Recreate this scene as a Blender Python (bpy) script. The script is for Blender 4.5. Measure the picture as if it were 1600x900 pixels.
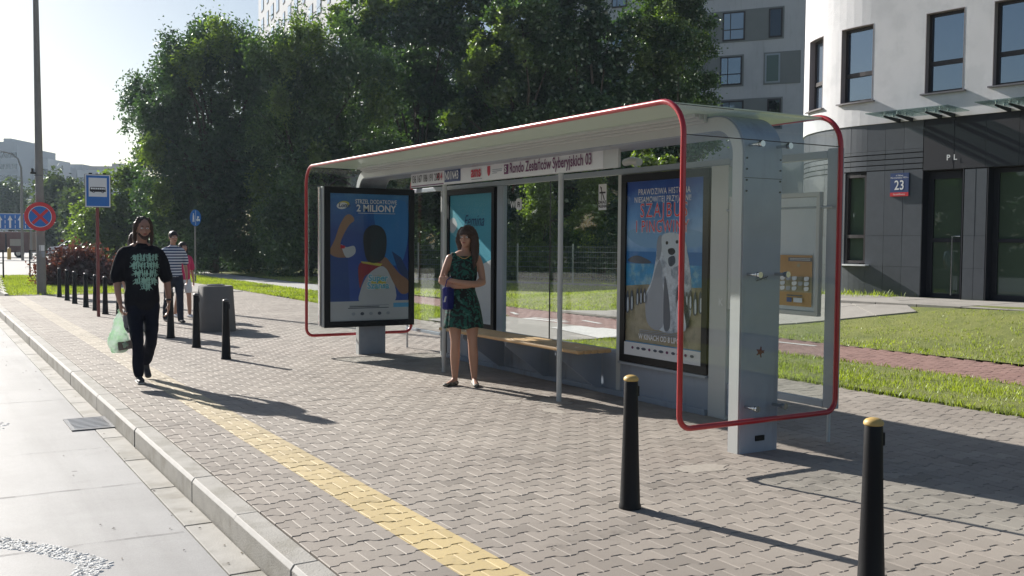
import bpy, bmesh, math, random
import numpy as np
from mathutils import Vector, Matrix, noise
from mathutils.bvhtree import BVHTree
HAZE = 0.00028
random.seed(7); rng = np.random.default_rng(7)
for o in list(bpy.data.objects): bpy.data.objects.remove(o)
S = bpy.context.scene; C = S.collection
PI = math.pi; V3 = Vector
# ---------------------------------------------------------------- camera
H = 1.55; F = 1550.0
YAW, PITCH, ROLL = math.atan(928/1550.), math.atan(71/1550.), 0.0076
_f = V3((math.sin(YAW)*math.cos(PITCH), math.cos(YAW)*math.cos(PITCH), -math.sin(PITCH)))
_r = V3((math.cos(YAW), -math.sin(YAW), 0)); _u = _r.cross(_f)
_c, _s = math.cos(ROLL), math.sin(ROLL)
CR, CU = _c*_r + _s*_u, -_s*_r + _c*_u
cam = bpy.data.objects.new('camera', bpy.data.cameras.new('camera')); C.objects.link(cam)
m = Matrix((CR, CU, -_f)).transposed().to_4x4(); m.translation = V3((0, 0, H)); cam.matrix_world = m
cam.data.sensor_width = 36; cam.data.lens = F/1600*36; cam.data.clip_end = 5000; cam.data.clip_start = 0.05
S.camera = cam
def at(x, y, D):            # a pixel of the photograph at forward distance D -> point
    d = (_f*F + CR*(x-800) + CU*(450-y))/F*D
    return V3((d.x, d.y, H+d.z))
# ---------------------------------------------------------------- sky and sun
SUN_AZ, SUN_EL = math.radians(-15), math.radians(27.5)
W = bpy.data.worlds.new('World'); S.world = W; W.use_nodes = True
nt = W.node_tree; bg = nt.nodes['Background']; sky = nt.nodes.new('ShaderNodeTexSky')
sky.sky_type = 'NISHITA'; sky.sun_disc = False; sky.sun_elevation = SUN_EL; sky.sun_rotation = SUN_AZ
sky.air_density = 1.0; sky.dust_density = 1.0; sky.ozone_density = 1.0
nt.links.new(sky.outputs[0], bg.inputs[0]); bg.inputs[1].default_value = 0.054
sl = bpy.data.lights.new('sun', 'SUN'); sl.energy = 5.0; sl.angle = math.radians(0.55); sl.color = (1, .95, .88)
so = bpy.data.objects.new('sun', sl); C.objects.link(so)
sv = V3((math.sin(SUN_AZ)*math.cos(SUN_EL), math.cos(SUN_AZ)*math.cos(SUN_EL), math.sin(SUN_EL)))
so.rotation_euler = sv.to_track_quat('Z', 'Y').to_euler(); so.location = (0, 0, 30)
S.view_settings.view_transform = 'Standard'; S.view_settings.look = 'None'
S.view_settings.exposure = 0.76; S.view_settings.gamma = 1
S.render.engine = 'CYCLES'
S.cycles.transparent_max_bounces = 24; S.cycles.max_bounces = 8; S.cycles.caustics_reflective = False; S.cycles.caustics_refractive = False
# ---------------------------------------------------------------- materials
def nodes(name):
    m = bpy.data.materials.new(name); m.use_nodes = True
    t = m.node_tree; return m, t, t.nodes['Principled BSDF'], t.nodes['Material Output']
def math_node(t, op, a, b=None, clamp=False):
    n = t.nodes.new('ShaderNodeMath'); n.operation = op; n.use_clamp = clamp
    for i, v in enumerate((a, b)):
        if v is None: continue
        if isinstance(v, (int, float)): n.inputs[i].default_value = v
        else: t.links.new(v, n.inputs[i])
    return n.outputs[0]
def noise_node(t, vec, scale, detail=5, rough=.6):
    n = t.nodes.new('ShaderNodeTexNoise'); n.inputs['Scale'].default_value = scale
    n.inputs['Detail'].default_value = detail; n.inputs['Roughness'].default_value = rough
    t.links.new(vec, n.inputs['Vector']); return n.outputs['Fac']
def scale_col(t, col, fac):
    n = t.nodes.new('ShaderNodeVectorMath'); n.operation = 'SCALE'
    if isinstance(col, (tuple, list)): n.inputs[0].default_value = col[:3]
    else: t.links.new(col, n.inputs[0])
    t.links.new(fac, n.inputs['Scale']); return n.outputs[0]
def mix_col(t, fac, a, b):
    n = t.nodes.new('ShaderNodeMix'); n.data_type = 'RGBA'
    if isinstance(fac, (int, float)): n.inputs[0].default_value = fac
    else: t.links.new(fac, n.inputs[0])
    for i, v in ((6, a), (7, b)):
        if isinstance(v, (tuple, list)): n.inputs[i].default_value = (*v[:3], 1)
        else: t.links.new(v, n.inputs[i])
    return n.outputs[2]
def ramp(t, fac, lo, hi):
    n = t.nodes.new('ShaderNodeMapRange'); n.inputs[1].default_value = lo; n.inputs[2].default_value = hi
    n.interpolation_type = 'SMOOTHSTEP'; t.links.new(fac, n.inputs[0]); return n.outputs[0]
def bump_to(t, b, h, strength, dist=.01):
    n = t.nodes.new('ShaderNodeBump'); n.inputs['Strength'].default_value = strength; n.inputs['Distance'].default_value = dist
    t.links.new(h, n.inputs['Height']); t.links.new(n.outputs[0], b.inputs['Normal'])
def M(name, col, rough=.6, var=.12, vs=5, bump=.0, bs=70, metal=0, spec=.5, island=0, col2=None, c2s=2, c2=(.45, .65), coat=0, sheen=0, dirt=0, dcol=(.12, .10, .08)):
    m, t, b, o = nodes(name)
    g = t.nodes.new('ShaderNodeNewGeometry'); pos = g.outputs['Position']
    nz = noise_node(t, pos, vs)
    f = math_node(t, 'MULTIPLY_ADD', nz, 2*var); f.node.inputs[2].default_value = 1-var
    if island:
        oi = t.nodes.new('ShaderNodeObjectInfo')
        r = math_node(t, 'FRACT', math_node(t, 'ADD', g.outputs['Random Per Island'], oi.outputs['Random']))
        k = math_node(t, 'MULTIPLY_ADD', r, 2*island); k.node.inputs[2].default_value = 1-island
        f = math_node(t, 'MULTIPLY', f, k)
    base = col
    if col2:
        mk = ramp(t, noise_node(t, pos, c2s), *c2); base = mix_col(t, mk, col, col2)
    if dirt: base = mix_col(t, math_node(t, 'MULTIPLY', dirt_mask(t, pos), dirt), base, dcol)
    t.links.new(scale_col(t, base, f), b.inputs['Base Color'])
    b.inputs['Roughness'].default_value = rough; b.inputs['Metallic'].default_value = metal
    b.inputs['Specular IOR Level'].default_value = spec; b.inputs['Coat Weight'].default_value = coat
    if bump: bump_to(t, b, noise_node(t, pos, bs), bump)
    return m
def dirt_mask(t, pos):      # runs and grime with a shape of their own
    mp = t.nodes.new('ShaderNodeMapping'); mp.inputs['Scale'].default_value = (1, 1, .12); t.links.new(pos, mp.inputs[0])
    return ramp(t, noise_node(t, mp.outputs[0], 5, 7, .7), .52, .78)
def schlick(t, r0=.04, k=1.0):
    lw = t.nodes.new('ShaderNodeLayerWeight'); lw.inputs[0].default_value = .5
    q = math_node(t, 'MULTIPLY_ADD', math_node(t, 'POWER', lw.outputs['Facing'], 5.0), (1-r0)*k); q.node.inputs[2].default_value = r0; return q
def glass_mat(name, tint=(.86, .92, .9), refl=1.0, dirt=.02, r0=.03):
    m, t, b, o = nodes(name); t.nodes.remove(b)
    tr = t.nodes.new('ShaderNodeBsdfTransparent'); tr.inputs[0].default_value = (*tint, 1)
    gl = t.nodes.new('ShaderNodeBsdfGlossy'); gl.inputs['Roughness'].default_value = .02; gl.inputs[0].default_value = (refl, refl, refl, 1)
    mx = t.nodes.new('ShaderNodeMixShader'); t.links.new(schlick(t, r0, .5), mx.inputs[0]); t.links.new(tr.outputs[0], mx.inputs[1]); t.links.new(gl.outputs[0], mx.inputs[2])
    df = t.nodes.new('ShaderNodeBsdfDiffuse'); df.inputs[0].default_value = (.6, .62, .6, 1)
    g = t.nodes.new('ShaderNodeNewGeometry'); nz = noise_node(t, g.outputs['Position'], 2.2, 7, .7)
    k = math_node(t, 'MULTIPLY', ramp(t, nz, .35, .8), dirt*2)
    m2 = t.nodes.new('ShaderNodeMixShader'); t.links.new(k, m2.inputs[0]); t.links.new(mx.outputs[0], m2.inputs[1]); t.links.new(df.outputs[0], m2.inputs[2])
    t.links.new(m2.outputs[0], o.inputs[0]); return m
def window_mat(name, col=(.03, .04, .05), refl=.35):
    m, t, b, o = nodes(name); t.nodes.remove(b)
    d = t.nodes.new('ShaderNodeBsdfDiffuse'); d.inputs[0].default_value = (*col, 1)
    gl = t.nodes.new('ShaderNodeBsdfGlossy'); gl.inputs['Roughness'].default_value = .015; gl.inputs[0].default_value = (.75, .85, .95, 1)
    k = math_node(t, 'ADD', schlick(t), refl, True)
    mx = t.nodes.new('ShaderNodeMixShader'); t.links.new(k, mx.inputs[0]); t.links.new(d.outputs[0], mx.inputs[1]); t.links.new(gl.outputs[0], mx.inputs[2])
    t.links.new(mx.outputs[0], o.inputs[0]); return m
def leaf_mat(name, col, trans=.4, col2=None, rough=.45):
    m, t, b, o = nodes(name); t.nodes.remove(b)
    g = t.nodes.new('ShaderNodeNewGeometry'); r = g.outputs['Random Per Island']
    k = math_node(t, 'MULTIPLY_ADD', r, .7); k.node.inputs[2].default_value = .65
    base = mix_col(t, ramp(t, noise_node(t, g.outputs['Position'], .55), .42, .6), col, col2 or tuple(c*.75 for c in col))
    c = scale_col(t, base, k)
    d = t.nodes.new('ShaderNodeBsdfDiffuse'); t.links.new(c, d.inputs[0])
    tl = t.nodes.new('ShaderNodeBsdfTranslucent'); tint = t.nodes.new('ShaderNodeVectorMath'); tint.operation = 'MULTIPLY'
    tint.inputs[1].default_value = (1.6, 1.7, .5); t.links.new(c, tint.inputs[0]); t.links.new(tint.outputs[0], tl.inputs[0])
    gl = t.nodes.new('ShaderNodeBsdfGlossy'); gl.inputs['Roughness'].default_value = rough; gl.inputs[0].default_value = (.8, .85, .8, 1)
    m1 = t.nodes.new('ShaderNodeMixShader'); m1.inputs[0].default_value = trans
    t.links.new(d.outputs[0], m1.inputs[1]); t.links.new(tl.outputs[0], m1.inputs[2])
    m2 = t.nodes.new('ShaderNodeMixShader'); m2.inputs[0].default_value = .09
    t.links.new(m1.outputs[0], m2.inputs[1]); t.links.new(gl.outputs[0], m2.inputs[2]); t.links.new(m2.outputs[0], o.inputs[0])
    return m
def frosted_mat(name):
    m, t, b, o = nodes(name); t.nodes.remove(b)
    d = t.nodes.new('ShaderNodeBsdfDiffuse'); d.inputs[0].default_value = (.62, .66, .6, 1)
    tl = t.nodes.new('ShaderNodeBsdfTranslucent'); tl.inputs[0].default_value = (.50, .56, .46, 1)
    tr = t.nodes.new('ShaderNodeBsdfTransparent'); tr.inputs[0].default_value = (.8, .88, .84, 1)
    gl = t.nodes.new('ShaderNodeBsdfGlossy'); gl.inputs['Roughness'].default_value = .08
    a = t.nodes.new('ShaderNodeMixShader'); a.inputs[0].default_value = .38; t.links.new(d.outputs[0], a.inputs[1]); t.links.new(tl.outputs[0], a.inputs[2])
    b2 = t.nodes.new('ShaderNodeMixShader'); b2.inputs[0].default_value = .04; t.links.new(a.outputs[0], b2.inputs[1]); t.links.new(tr.outputs[0], b2.inputs[2])
    c = t.nodes.new('ShaderNodeMixShader'); t.links.new(schlick(t, .03, .5), c.inputs[0]); t.links.new(b2.outputs[0], c.inputs[1]); t.links.new(gl.outputs[0], c.inputs[2])
    t.links.new(c.outputs[0], o.inputs[0]); return m
def paver_mat(name, col, col2, stripe=False):
    m, t, b, o = nodes(name)
    g = t.nodes.new('ShaderNodeNewGeometry'); pos = g.outputs['Position']; oi = t.nodes.new('ShaderNodeObjectInfo')
    r = math_node(t, 'FRACT', math_node(t, 'ADD', g.outputs['Random Per Island'], oi.outputs['Random']))
    k = math_node(t, 'MULTIPLY_ADD', r, .20); k.node.inputs[2].default_value = .90
    odd = math_node(t, 'MULTIPLY_ADD', math_node(t, 'GREATER_THAN', math_node(t, 'FRACT', math_node(t, 'MULTIPLY', r, 37.0)), .96), -.16); odd.node.inputs[2].default_value = 1; k = math_node(t, 'MULTIPLY', k, odd)
    vo = t.nodes.new('ShaderNodeTexVoronoi'); vo.inputs['Scale'].default_value = 2.4; t.links.new(pos, vo.inputs[0]); gum = math_node(t, 'MULTIPLY_ADD', math_node(t, 'LESS_THAN', vo.outputs['Distance'], .055), -.45); gum.node.inputs[2].default_value = 1; k = math_node(t, 'MULTIPLY', k, gum)
    big = ramp(t, noise_node(t, pos, .45, 6, .65), .35, .68)
    base = mix_col(t, big, col, col2)
    grit = math_node(t, 'MULTIPLY_ADD', noise_node(t, pos, 160, 3, .8), .5); grit.node.inputs[2].default_value = .75
    st = ramp(t, noise_node(t, pos, 2.3, 7, .7), .58, .74)     # dark spots and soiling
    stm = math_node(t, 'MULTIPLY_ADD', st, -.34); stm.node.inputs[2].default_value = 1
    if stripe:
        sp = t.nodes.new('ShaderNodeSeparateXYZ'); t.links.new(pos, sp.inputs[0])
        a1 = math_node(t, 'GREATER_THAN', sp.outputs[0], 2.14); a2 = math_node(t, 'LESS_THAN', sp.outputs[0], 2.425)
        a = math_node(t, 'MULTIPLY', a1, a2)
        wear = ramp(t, noise_node(t, pos, 30, 5, .7), .28, .5); wear = math_node(t, 'MULTIPLY_ADD', wear, .35); wear.node.inputs[2].default_value = .62
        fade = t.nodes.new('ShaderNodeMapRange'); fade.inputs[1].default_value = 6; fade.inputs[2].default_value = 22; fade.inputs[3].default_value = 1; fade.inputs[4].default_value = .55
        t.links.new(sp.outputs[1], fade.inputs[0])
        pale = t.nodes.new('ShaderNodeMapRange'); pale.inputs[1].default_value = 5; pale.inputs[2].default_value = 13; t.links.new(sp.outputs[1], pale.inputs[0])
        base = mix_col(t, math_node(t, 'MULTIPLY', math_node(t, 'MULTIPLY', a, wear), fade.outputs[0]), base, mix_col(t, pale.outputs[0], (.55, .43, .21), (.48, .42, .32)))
    f = math_node(t, 'MULTIPLY', math_node(t, 'MULTIPLY', k, grit), stm)
    t.links.new(scale_col(t, base, f), b.inputs['Base Color']); b.inputs['Roughness'].default_value = .72
    b.inputs['Specular IOR Level'].default_value = .45
    bump_to(t, b, noise_node(t, pos, 220, 3, .7), .35, .003); return m
def road_mat():
    m, t, b, o = nodes('road_concrete')
    g = t.nodes.new('ShaderNodeNewGeometry'); pos = g.outputs['Position']
    big = ramp(t, noise_node(t, pos, .7, 7, .65), .3, .7); base = mix_col(t, big, (.29, .285, .28), (.37, .365, .36))
    st = ramp(t, noise_node(t, pos, 3.5, 8, .75), .55, .8); base = mix_col(t, math_node(t, 'MULTIPLY', st, .5), base, (.22, .215, .21))
    mp = t.nodes.new('ShaderNodeMapping'); mp.inputs['Scale'].default_value = (1, .06, 1); t.links.new(pos, mp.inputs[0])
    ty = ramp(t, noise_node(t, mp.outputs[0], 2.6, 5, .6), .45, .7); base = mix_col(t, math_node(t, 'MULTIPLY', ty, .38), base, (.20, .195, .19))
    vo = t.nodes.new('ShaderNodeTexVoronoi'); vo.inputs['Scale'].default_value = 1.7; t.links.new(pos, vo.inputs[0]); sp_ = math_node(t, 'MULTIPLY', math_node(t, 'LESS_THAN', vo.outputs['Distance'], .035), .6); base = mix_col(t, sp_, base, (.08, .075, .07))
    gr = math_node(t, 'MULTIPLY_ADD', noise_node(t, pos, 150, 4, .9), .9); gr.node.inputs[2].default_value = .55
    t.links.new(scale_col(t, base, gr), b.inputs['Base Color']); b.inputs['Roughness'].default_value = .6
    bump_to(t, b, noise_node(t, pos, 60, 5, .7), .3, .004); return m
def grass_mat(name, a, b_):
    m, t, b, o = nodes(name); g = t.nodes.new('ShaderNodeNewGeometry'); pos = g.outputs['Position']
    base = mix_col(t, ramp(t, noise_node(t, pos, 1.3, 6, .7), .35, .65), a, b_)
    base = mix_col(t, ramp(t, noise_node(t, pos, .5, 5, .7), .6, .8), base, (.22, .2, .09))
    gr = math_node(t, 'MULTIPLY_ADD', noise_node(t, pos, 45, 4, .8), 1.0); gr.node.inputs[2].default_value = .5
    t.links.new(scale_col(t, base, gr), b.inputs['Base Color']); b.inputs['Roughness'].default_value = .9
    bump_to(t, b, noise_node(t, pos, 40, 4, .8), .9, .03); return m
MT = dict(
 road=road_mat(), kerb=M('kerb_concrete', (.36, .345, .315), .75, .25, 7, .4, 90, col2=(.27, .255, .22), c2s=3),
 gutter=M('gutter_concrete', (.38, .365, .335), .75, .22, 6, .3, 90, col2=(.28, .265, .23), c2s=2.5),
 kerb_edge=M('kerb_arris', (.40, .39, .37), .7, .2, 9),
 joint=M('joint_sand', (.06, .052, .042), .95, .4, 20), crack=M('road_joint', (.09, .085, .08), .9, .4, 15),
 paver=paver_mat('paver_grey', (.28, .245, .212), (.34, .303, .262), True), paver_red=paver_mat('paver_red', (.30, .185, .16), (.26, .15, .13)),
 slab=M('slab_concrete', (.34, .32, .29), .8, .2, 4, .3, 60, island=.08), lawn=grass_mat('lawn_turf', (.25, .27, .07), (.17, .20, .05)),
 blade=leaf_mat('grass_blades', (.26, .31, .06), .48, (.19, .24, .04), .5), soil=M('earth', (.16, .14, .09), .95, .3, 1.5, .4, 20),
 asphalt=M('asphalt', (.12, .12, .12), .8, .2, 3, .3, 60), farroad=M('far_road', (.42, .41, .39), .8, .15, .5),
 white=M('white_road_paint', (.72, .72, .70), .7, .18, 25, .8, 60), paintw=M('white_marking', (.66, .65, .62), .7, .3, 12),
 steel=M('grey_painted_steel', (.32, .365, .42), .42, .06, 3, .05, 30, coat=.1), steeld=M('grey_steel_wall', (.28, .325, .39), .45, .12, 2.5, .05, 30, dirt=.6),
 steelw=M('pale_painted_steel', (.52, .54, .53), .4, .06, 3), post=M('post_paint', (.34, .37, .43), .38, .06, 1.6, .04, 25, col2=(.29, .325, .385), c2s=1.3, dirt=.5),
 chrome=M('bare_metal', (.55, .56, .57), .22, .08, 10, metal=1), grate=M('cast_iron', (.16, .165, .175), .5, .3, 20, .3, 60, metal=.7),
 red=M('red_enamel', (.42, .012, .018), .32, .2, 9, coat=.4, dirt=.35, dcol=(.16, .02, .02)), black=M('black_enamel', (.005, .0055, .008), .5, .2, 12, .05, 40, spec=.3, dirt=.22, dcol=(.07, .06, .05)), brass=M('golden_cap', (.55, .37, .12), .5, .3, 30, dirt=.7),
 bframe=M('black_frame', (.005, .006, .008), .45, .1, 5, spec=.3), frosted=frosted_mat('frosted_roof_glass'),
 glass=glass_mat('clear_glass', (.95, .968, .966), 1, .005), glassd=glass_mat('case_glass', (.97, .98, .98), .7, .002, .014),
 cglass=glass_mat('canopy_glass', (.6, .7, .68), 1, .1),
 wood=M('bench_wood', (.56, .36, .17), .5, .18, 9, .2, 50, island=.12), render=M('white_render', (.68, .68, .70), .9, .09, 1.3, .35, 120, col2=(.61, .615, .635), c2s=1.7, dirt=.22, dcol=(.38, .38, .38)),
 rendg=M('grey_render', (.50, .51, .54), .9, .08, 1.0, .2, 60, col2=(.44, .45, .48), c2s=.5, dirt=.25), band=M('grey_band', (.20, .215, .22), .8, .08, 2), rendw=M('pale_render', (.44, .455, .48), .9, .05, .4),
 tile=M('dark_stone', (.075, .085, .10), .42, .2, 6, .05, 50, island=.09), tiled=M('tile_backing', (.01, .01, .012), .8, .1, 5), fascia=M('dark_fascia', (.012, .014, .022), .6, .15, 4),
 wframe=M('brown_window_frame', (.035, .03, .032), .45, .1, 5), reveal=M('window_reveal', (.30, .27, .28), .85, .08, 4), sill=M('sill_metal', (.18, .17, .18), .4, .08, 6, metal=.4),
 win=window_mat('window_glass', (.02, .04, .08), .30), wing=window_mat('green_door_glass', (.075, .105, .075), .03), wind=window_mat('dark_window_glass', (.012, .014, .02), .06), winp=window_mat('pale_window_glass', (.16, .2, .26), .2),
 bark=M('bark', (.07, .055, .04), .95, .3, 9, .8, 30), conc=M('concrete_pole', (.23, .22, .21), .85, .18, 5, .4, 60), bin=M('bin_concrete', (.17, .165, .16), .85, .15, 6, .6, 130),
 rust=M('red_brown_post', (.20, .055, .05), .5, .12, 8), signblue=M('sign_blue', (.015, .14, .47), .4, .04, 5), signred=M('sign_red', (.55, .03, .04), .4, .05, 5), signwhite=M('sign_white', (.70, .72, .74), .45, .04, 5),
 p_white=M('print_white', (.74, .75, .76), .5, .03, 5), p_navy=M('print_navy', (.02, .05, .16), .5, .05, 5), p_purple=M('print_purple', (.13, .02, .10), .5, .05, 5),
 p_red=M('print_red', (.50, .02, .05), .5, .05, 5), p_black=M('print_black', (.02, .02, .025), .5, .05, 5), p_grey=M('print_grey', (.28, .31, .36), .5, .1, 30),
)
# ---------------------------------------------------------------- mesh building
ORG = {}
def tag(o, label=None, cat=None, group=None, kind=None):
    if label: o['label'] = label
    if cat: o['category'] = cat
    if group: o['group'] = group
    if kind: o['kind'] = kind
    return o
def thing(name, loc, label, cat, group=None):
    o = bpy.data.objects.new(name, None); C.objects.link(o); o.location = loc; o.empty_display_size = .2
    ORG[o.name] = V3(loc); return tag(o, label, cat, group)
def link_mesh(me, name, mat, parent=None, origin=None, smooth=False):
    o = bpy.data.objects.new(name, me); C.objects.link(o)
    for m_ in (mat if isinstance(mat, (list, tuple)) else [mat]): me.materials.append(MT[m_] if isinstance(m_, str) else m_)
    if smooth: me.polygons.foreach_set('use_smooth', [True]*len(me.polygons))
    if parent is not None:
        o.parent = parent; org = ORG.get(parent.name, V3((0, 0, 0))); me.transform(Matrix.Translation(-org)); ORG[o.name] = org
    else:
        org = V3(origin) if origin is not None else V3((0, 0, 0)); me.transform(Matrix.Translation(-org)); o.location = org; ORG[o.name] = org
    return o
def arr_mesh(name, verts, faces):
    me = bpy.data.meshes.new(name); verts = np.asarray(verts, np.float32); faces = np.asarray(faces, np.int32)
    nf, k = faces.shape; me.vertices.add(len(verts)); me.vertices.foreach_set('co', verts.ravel())
    me.loops.add(nf*k); me.loops.foreach_set('vertex_index', faces.ravel())
    me.polygons.add(nf); me.polygons.foreach_set('loop_start', np.arange(0, nf*k, k, dtype=np.int32)); me.update(calc_edges=True); return me
class MB:
    def __init__(s): s.v = []; s.f = []; s.m = []
    def add(s, vs, fs, mi=0):
        n = len(s.v); s.v += [tuple(v) for v in vs]; s.f += [tuple(i+n for i in f) for f in fs]; s.m += [mi]*len(fs); return s
    def box(s, x0, x1, y0, y1, z0, z1, mi=0):
        return s.add([(x, y, z) for z in (z0, z1) for y in (y0, y1) for x in (x0, x1)],
                     [(0, 2, 3, 1), (4, 5, 7, 6), (0, 1, 5, 4), (2, 6, 7, 3), (0, 4, 6, 2), (1, 3, 7, 5)], mi)
    def obox(s, c, ax, ay, az, hx, hy, hz, mi=0):       # oriented box
        c, ax, ay, az = V3(c), V3(ax), V3(ay), V3(az)
        vs = [c+ax*hx*i+ay*hy*j+az*hz*k for k in (-1, 1) for j in (-1, 1) for i in (-1, 1)]
        return s.add(vs, [(0, 2, 3, 1), (4, 5, 7, 6), (0, 1, 5, 4), (2, 6, 7, 3), (0, 4, 6, 2), (1, 3, 7, 5)], mi)
    def prism(s, poly, z0, z1, mi=0):                   # xy polygon
        n = len(poly); vs = [(x, y, z0) for x, y in poly]+[(x, y, z1) for x, y in poly]
        return s.add(vs, [tuple(range(n-1, -1, -1)), tuple(range(n, 2*n))]+[(i, (i+1) % n, n+(i+1) % n, n+i) for i in range(n)], mi)
    def extr(s, poly, vec, mi=0):                       # 3d polygon extruded
        n = len(poly); vec = V3(vec); vs = [V3(p) for p in poly]+[V3(p)+vec for p in poly]
        return s.add(vs, [tuple(range(n-1, -1, -1)), tuple(range(n, 2*n))]+[(i, (i+1) % n, n+(i+1) % n, n+i) for i in range(n)], mi)
    def cyl(s, p0, p1, r0, r1=None, n=12, mi=0, cap=True):
        return s.tube([p0, p1], [r0, r1 if r1 is not None else r0], n, mi, cap)
    def tube(s, pts, rad, n=10, mi=0, cap=True, ref=None, closed=False):
        pts = [V3(p) for p in pts]; k = len(pts)
        if not isinstance(rad, (list, tuple)): rad = [rad]*k
        rings = []; a = None
        for i, p in enumerate(pts):
            if closed: t = (pts[(i+1) % k]-pts[i-1]).normalized()
            else: t = (pts[min(i+1, k-1)]-pts[max(i-1, 0)]).normalized()
            if a is None:
                rf = V3(ref) if ref else (V3((1, 0, 0)) if abs(t.x) < .9 else V3((0, 1, 0)))
                a = (rf-t*rf.dot(t)).normalized()
            else:
                rf = V3(ref) if ref else a
                q = rf-t*rf.dot(t)
                if q.length > 1e-4: a = q.normalized()
            b = t.cross(a); r = rad[i]; ra, rb = r if isinstance(r, (tuple, list)) else (r, r)
            rings.append([p+a*ra*math.cos(2*PI*j/n)+b*rb*math.sin(2*PI*j/n) for j in range(n)])
        vs = [v for R_ in rings for v in R_]; fs = []
        for i in range(k if closed else k-1):
            i2 = (i+1) % k
            for j in range(n): fs.append((i*n+j, i*n+(j+1) % n, i2*n+(j+1) % n, i2*n+j))
        if cap and not closed: fs += [tuple(range(n-1, -1, -1)), tuple(range((k-1)*n, k*n))]
        return s.add(vs, fs, mi)
    def lathe(s, prof, n=24, c=(0, 0, 0), mi=0):
        vs = [(c[0]+r*math.cos(2*PI*j/n), c[1]+r*math.sin(2*PI*j/n), c[2]+z) for r, z in prof for j in range(n)]
        k = len(prof); fs = [(i*n+j, i*n+(j+1) % n, (i+1)*n+(j+1) % n, (i+1)*n+j) for i in range(k-1) for j in range(n)]
        fs += [tuple(range(n-1, -1, -1)), tuple(range((k-1)*n, k*n))]; return s.add(vs, fs, mi)
    def ell(s, c, r, nu=14, nv=10, mi=0, rot=None):
        vs = []; c = V3(c)
        for i in range(nv+1):
            ph = PI*i/nv
            for j in range(nu):
                th = 2*PI*j/nu; p = V3((r[0]*math.sin(ph)*math.cos(th), r[1]*math.sin(ph)*math.sin(th), -r[2]*math.cos(ph)))
                if rot: p = rot @ p
                vs.append(c+p)
        fs = [(i*nu+j, i*nu+(j+1) % nu, (i+1)*nu+(j+1) % nu, (i+1)*nu+j) for i in range(nv) for j in range(nu)]
        return s.add(vs, fs, mi)
    def loft(s, pts, rad, n=18, ref=(1, 0, 0), sub=4, mi=0):   # smooth limb with rounded ends
        P = [V3(p) for p in pts]; Rr = [r if isinstance(r, (tuple, list)) else (r, r) for r in rad]
        def cr(a, b, c, d, t): return .5*((2*b)+(c-a)*t+(2*a-5*b+4*c-d)*t*t+(3*b-a-3*c+d)*t**3)
        op, orr = [], []
        for i in range(len(P)-1):
            q = [P[max(i-1, 0)], P[i], P[i+1], P[min(i+2, len(P)-1)]]; w = [Rr[max(i-1, 0)], Rr[i], Rr[i+1], Rr[min(i+2, len(P)-1)]]
            for k in range(sub):
                t = k/sub; op.append(cr(*q, t)); orr.append(tuple(max(.002, cr(w[0][z], w[1][z], w[2][z], w[3][z], t)) for z in (0, 1)))
        op.append(P[-1]); orr.append(Rr[-1])
        def cap(p, d, r):
            return [(p+d*min(r)*math.sin(a), (r[0]*math.cos(a), r[1]*math.cos(a))) for a in (.5, 1.0, 1.4)]
        d0 = (op[0]-op[1]).normalized(); d1 = (op[-1]-op[-2]).normalized()
        c0 = cap(op[0], d0, orr[0])[::-1]; c1 = cap(op[-1], d1, orr[-1])
        return s.tube([c[0] for c in c0]+op+[c[0] for c in c1], [c[1] for c in c0]+orr+[c[1] for c in c1], n, mi, True, ref)
    def mesh(s, name):
        me = bpy.data.meshes.new(name); me.from_pydata(s.v, [], s.f)
        if any(s.m): me.polygons.foreach_set('material_index', s.m)
        me.update(); return me
    def build(s, name, mat, parent=None, origin=None, smooth=False, bevel=0, auto=False):
        o = link_mesh(s.mesh(name), name, mat, parent, origin, smooth or auto)
        if auto:
            me = o.data; me.set_sharp_from_angle(angle=math.radians(38))
        if bevel:
            b = o.modifiers.new('bevel', 'BEVEL'); b.width = bevel; b.segments = 2; b.limit_method = 'ANGLE'
        return o
def dupe(o, parent=None, loc=None, rot=None):
    c = o.copy(); C.objects.link(c)
    if parent is not None: c.parent = parent
    if loc is not None: c.location = loc
    if rot is not None: c.rotation_euler = rot
    ORG[c.name] = V3(loc) if loc is not None else ORG.get(o.name, V3((0, 0, 0)))
    for ch in list(o.children): dupe(ch, c)
    return c
def remesh(mb, name, mat, parent, voxel=.008, smooth=3, wob=0, wscale=6, local=True):
    me = mb.mesh(name); o = bpy.data.objects.new('tmp', me); C.objects.link(o)
    r = o.modifiers.new('r', 'REMESH'); r.mode = 'VOXEL'; r.voxel_size = voxel
    if smooth: q = o.modifiers.new('s', 'SMOOTH'); q.iterations = smooth; q.factor = .5
    dg = bpy.context.evaluated_depsgraph_get(); me2 = bpy.data.meshes.new_from_object(o.evaluated_get(dg)); bpy.data.objects.remove(o)
    me2.name = name; me2.materials.clear()
    if wob:
        for v in me2.vertices:
            p = v.co*wscale; v.co += v.normal*wob*(noise.noise(V3((p.x, p.y, p.z*.6)))+.5*noise.noise(p*2.3))
    ob = bpy.data.objects.new(name, me2); C.objects.link(ob); me2.materials.append(MT[mat] if isinstance(mat, str) else mat)
    me2.polygons.foreach_set('use_smooth', [True]*len(me2.polygons)); ob.parent = parent; ORG[ob.name] = V3((0, 0, 0)); return ob
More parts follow.
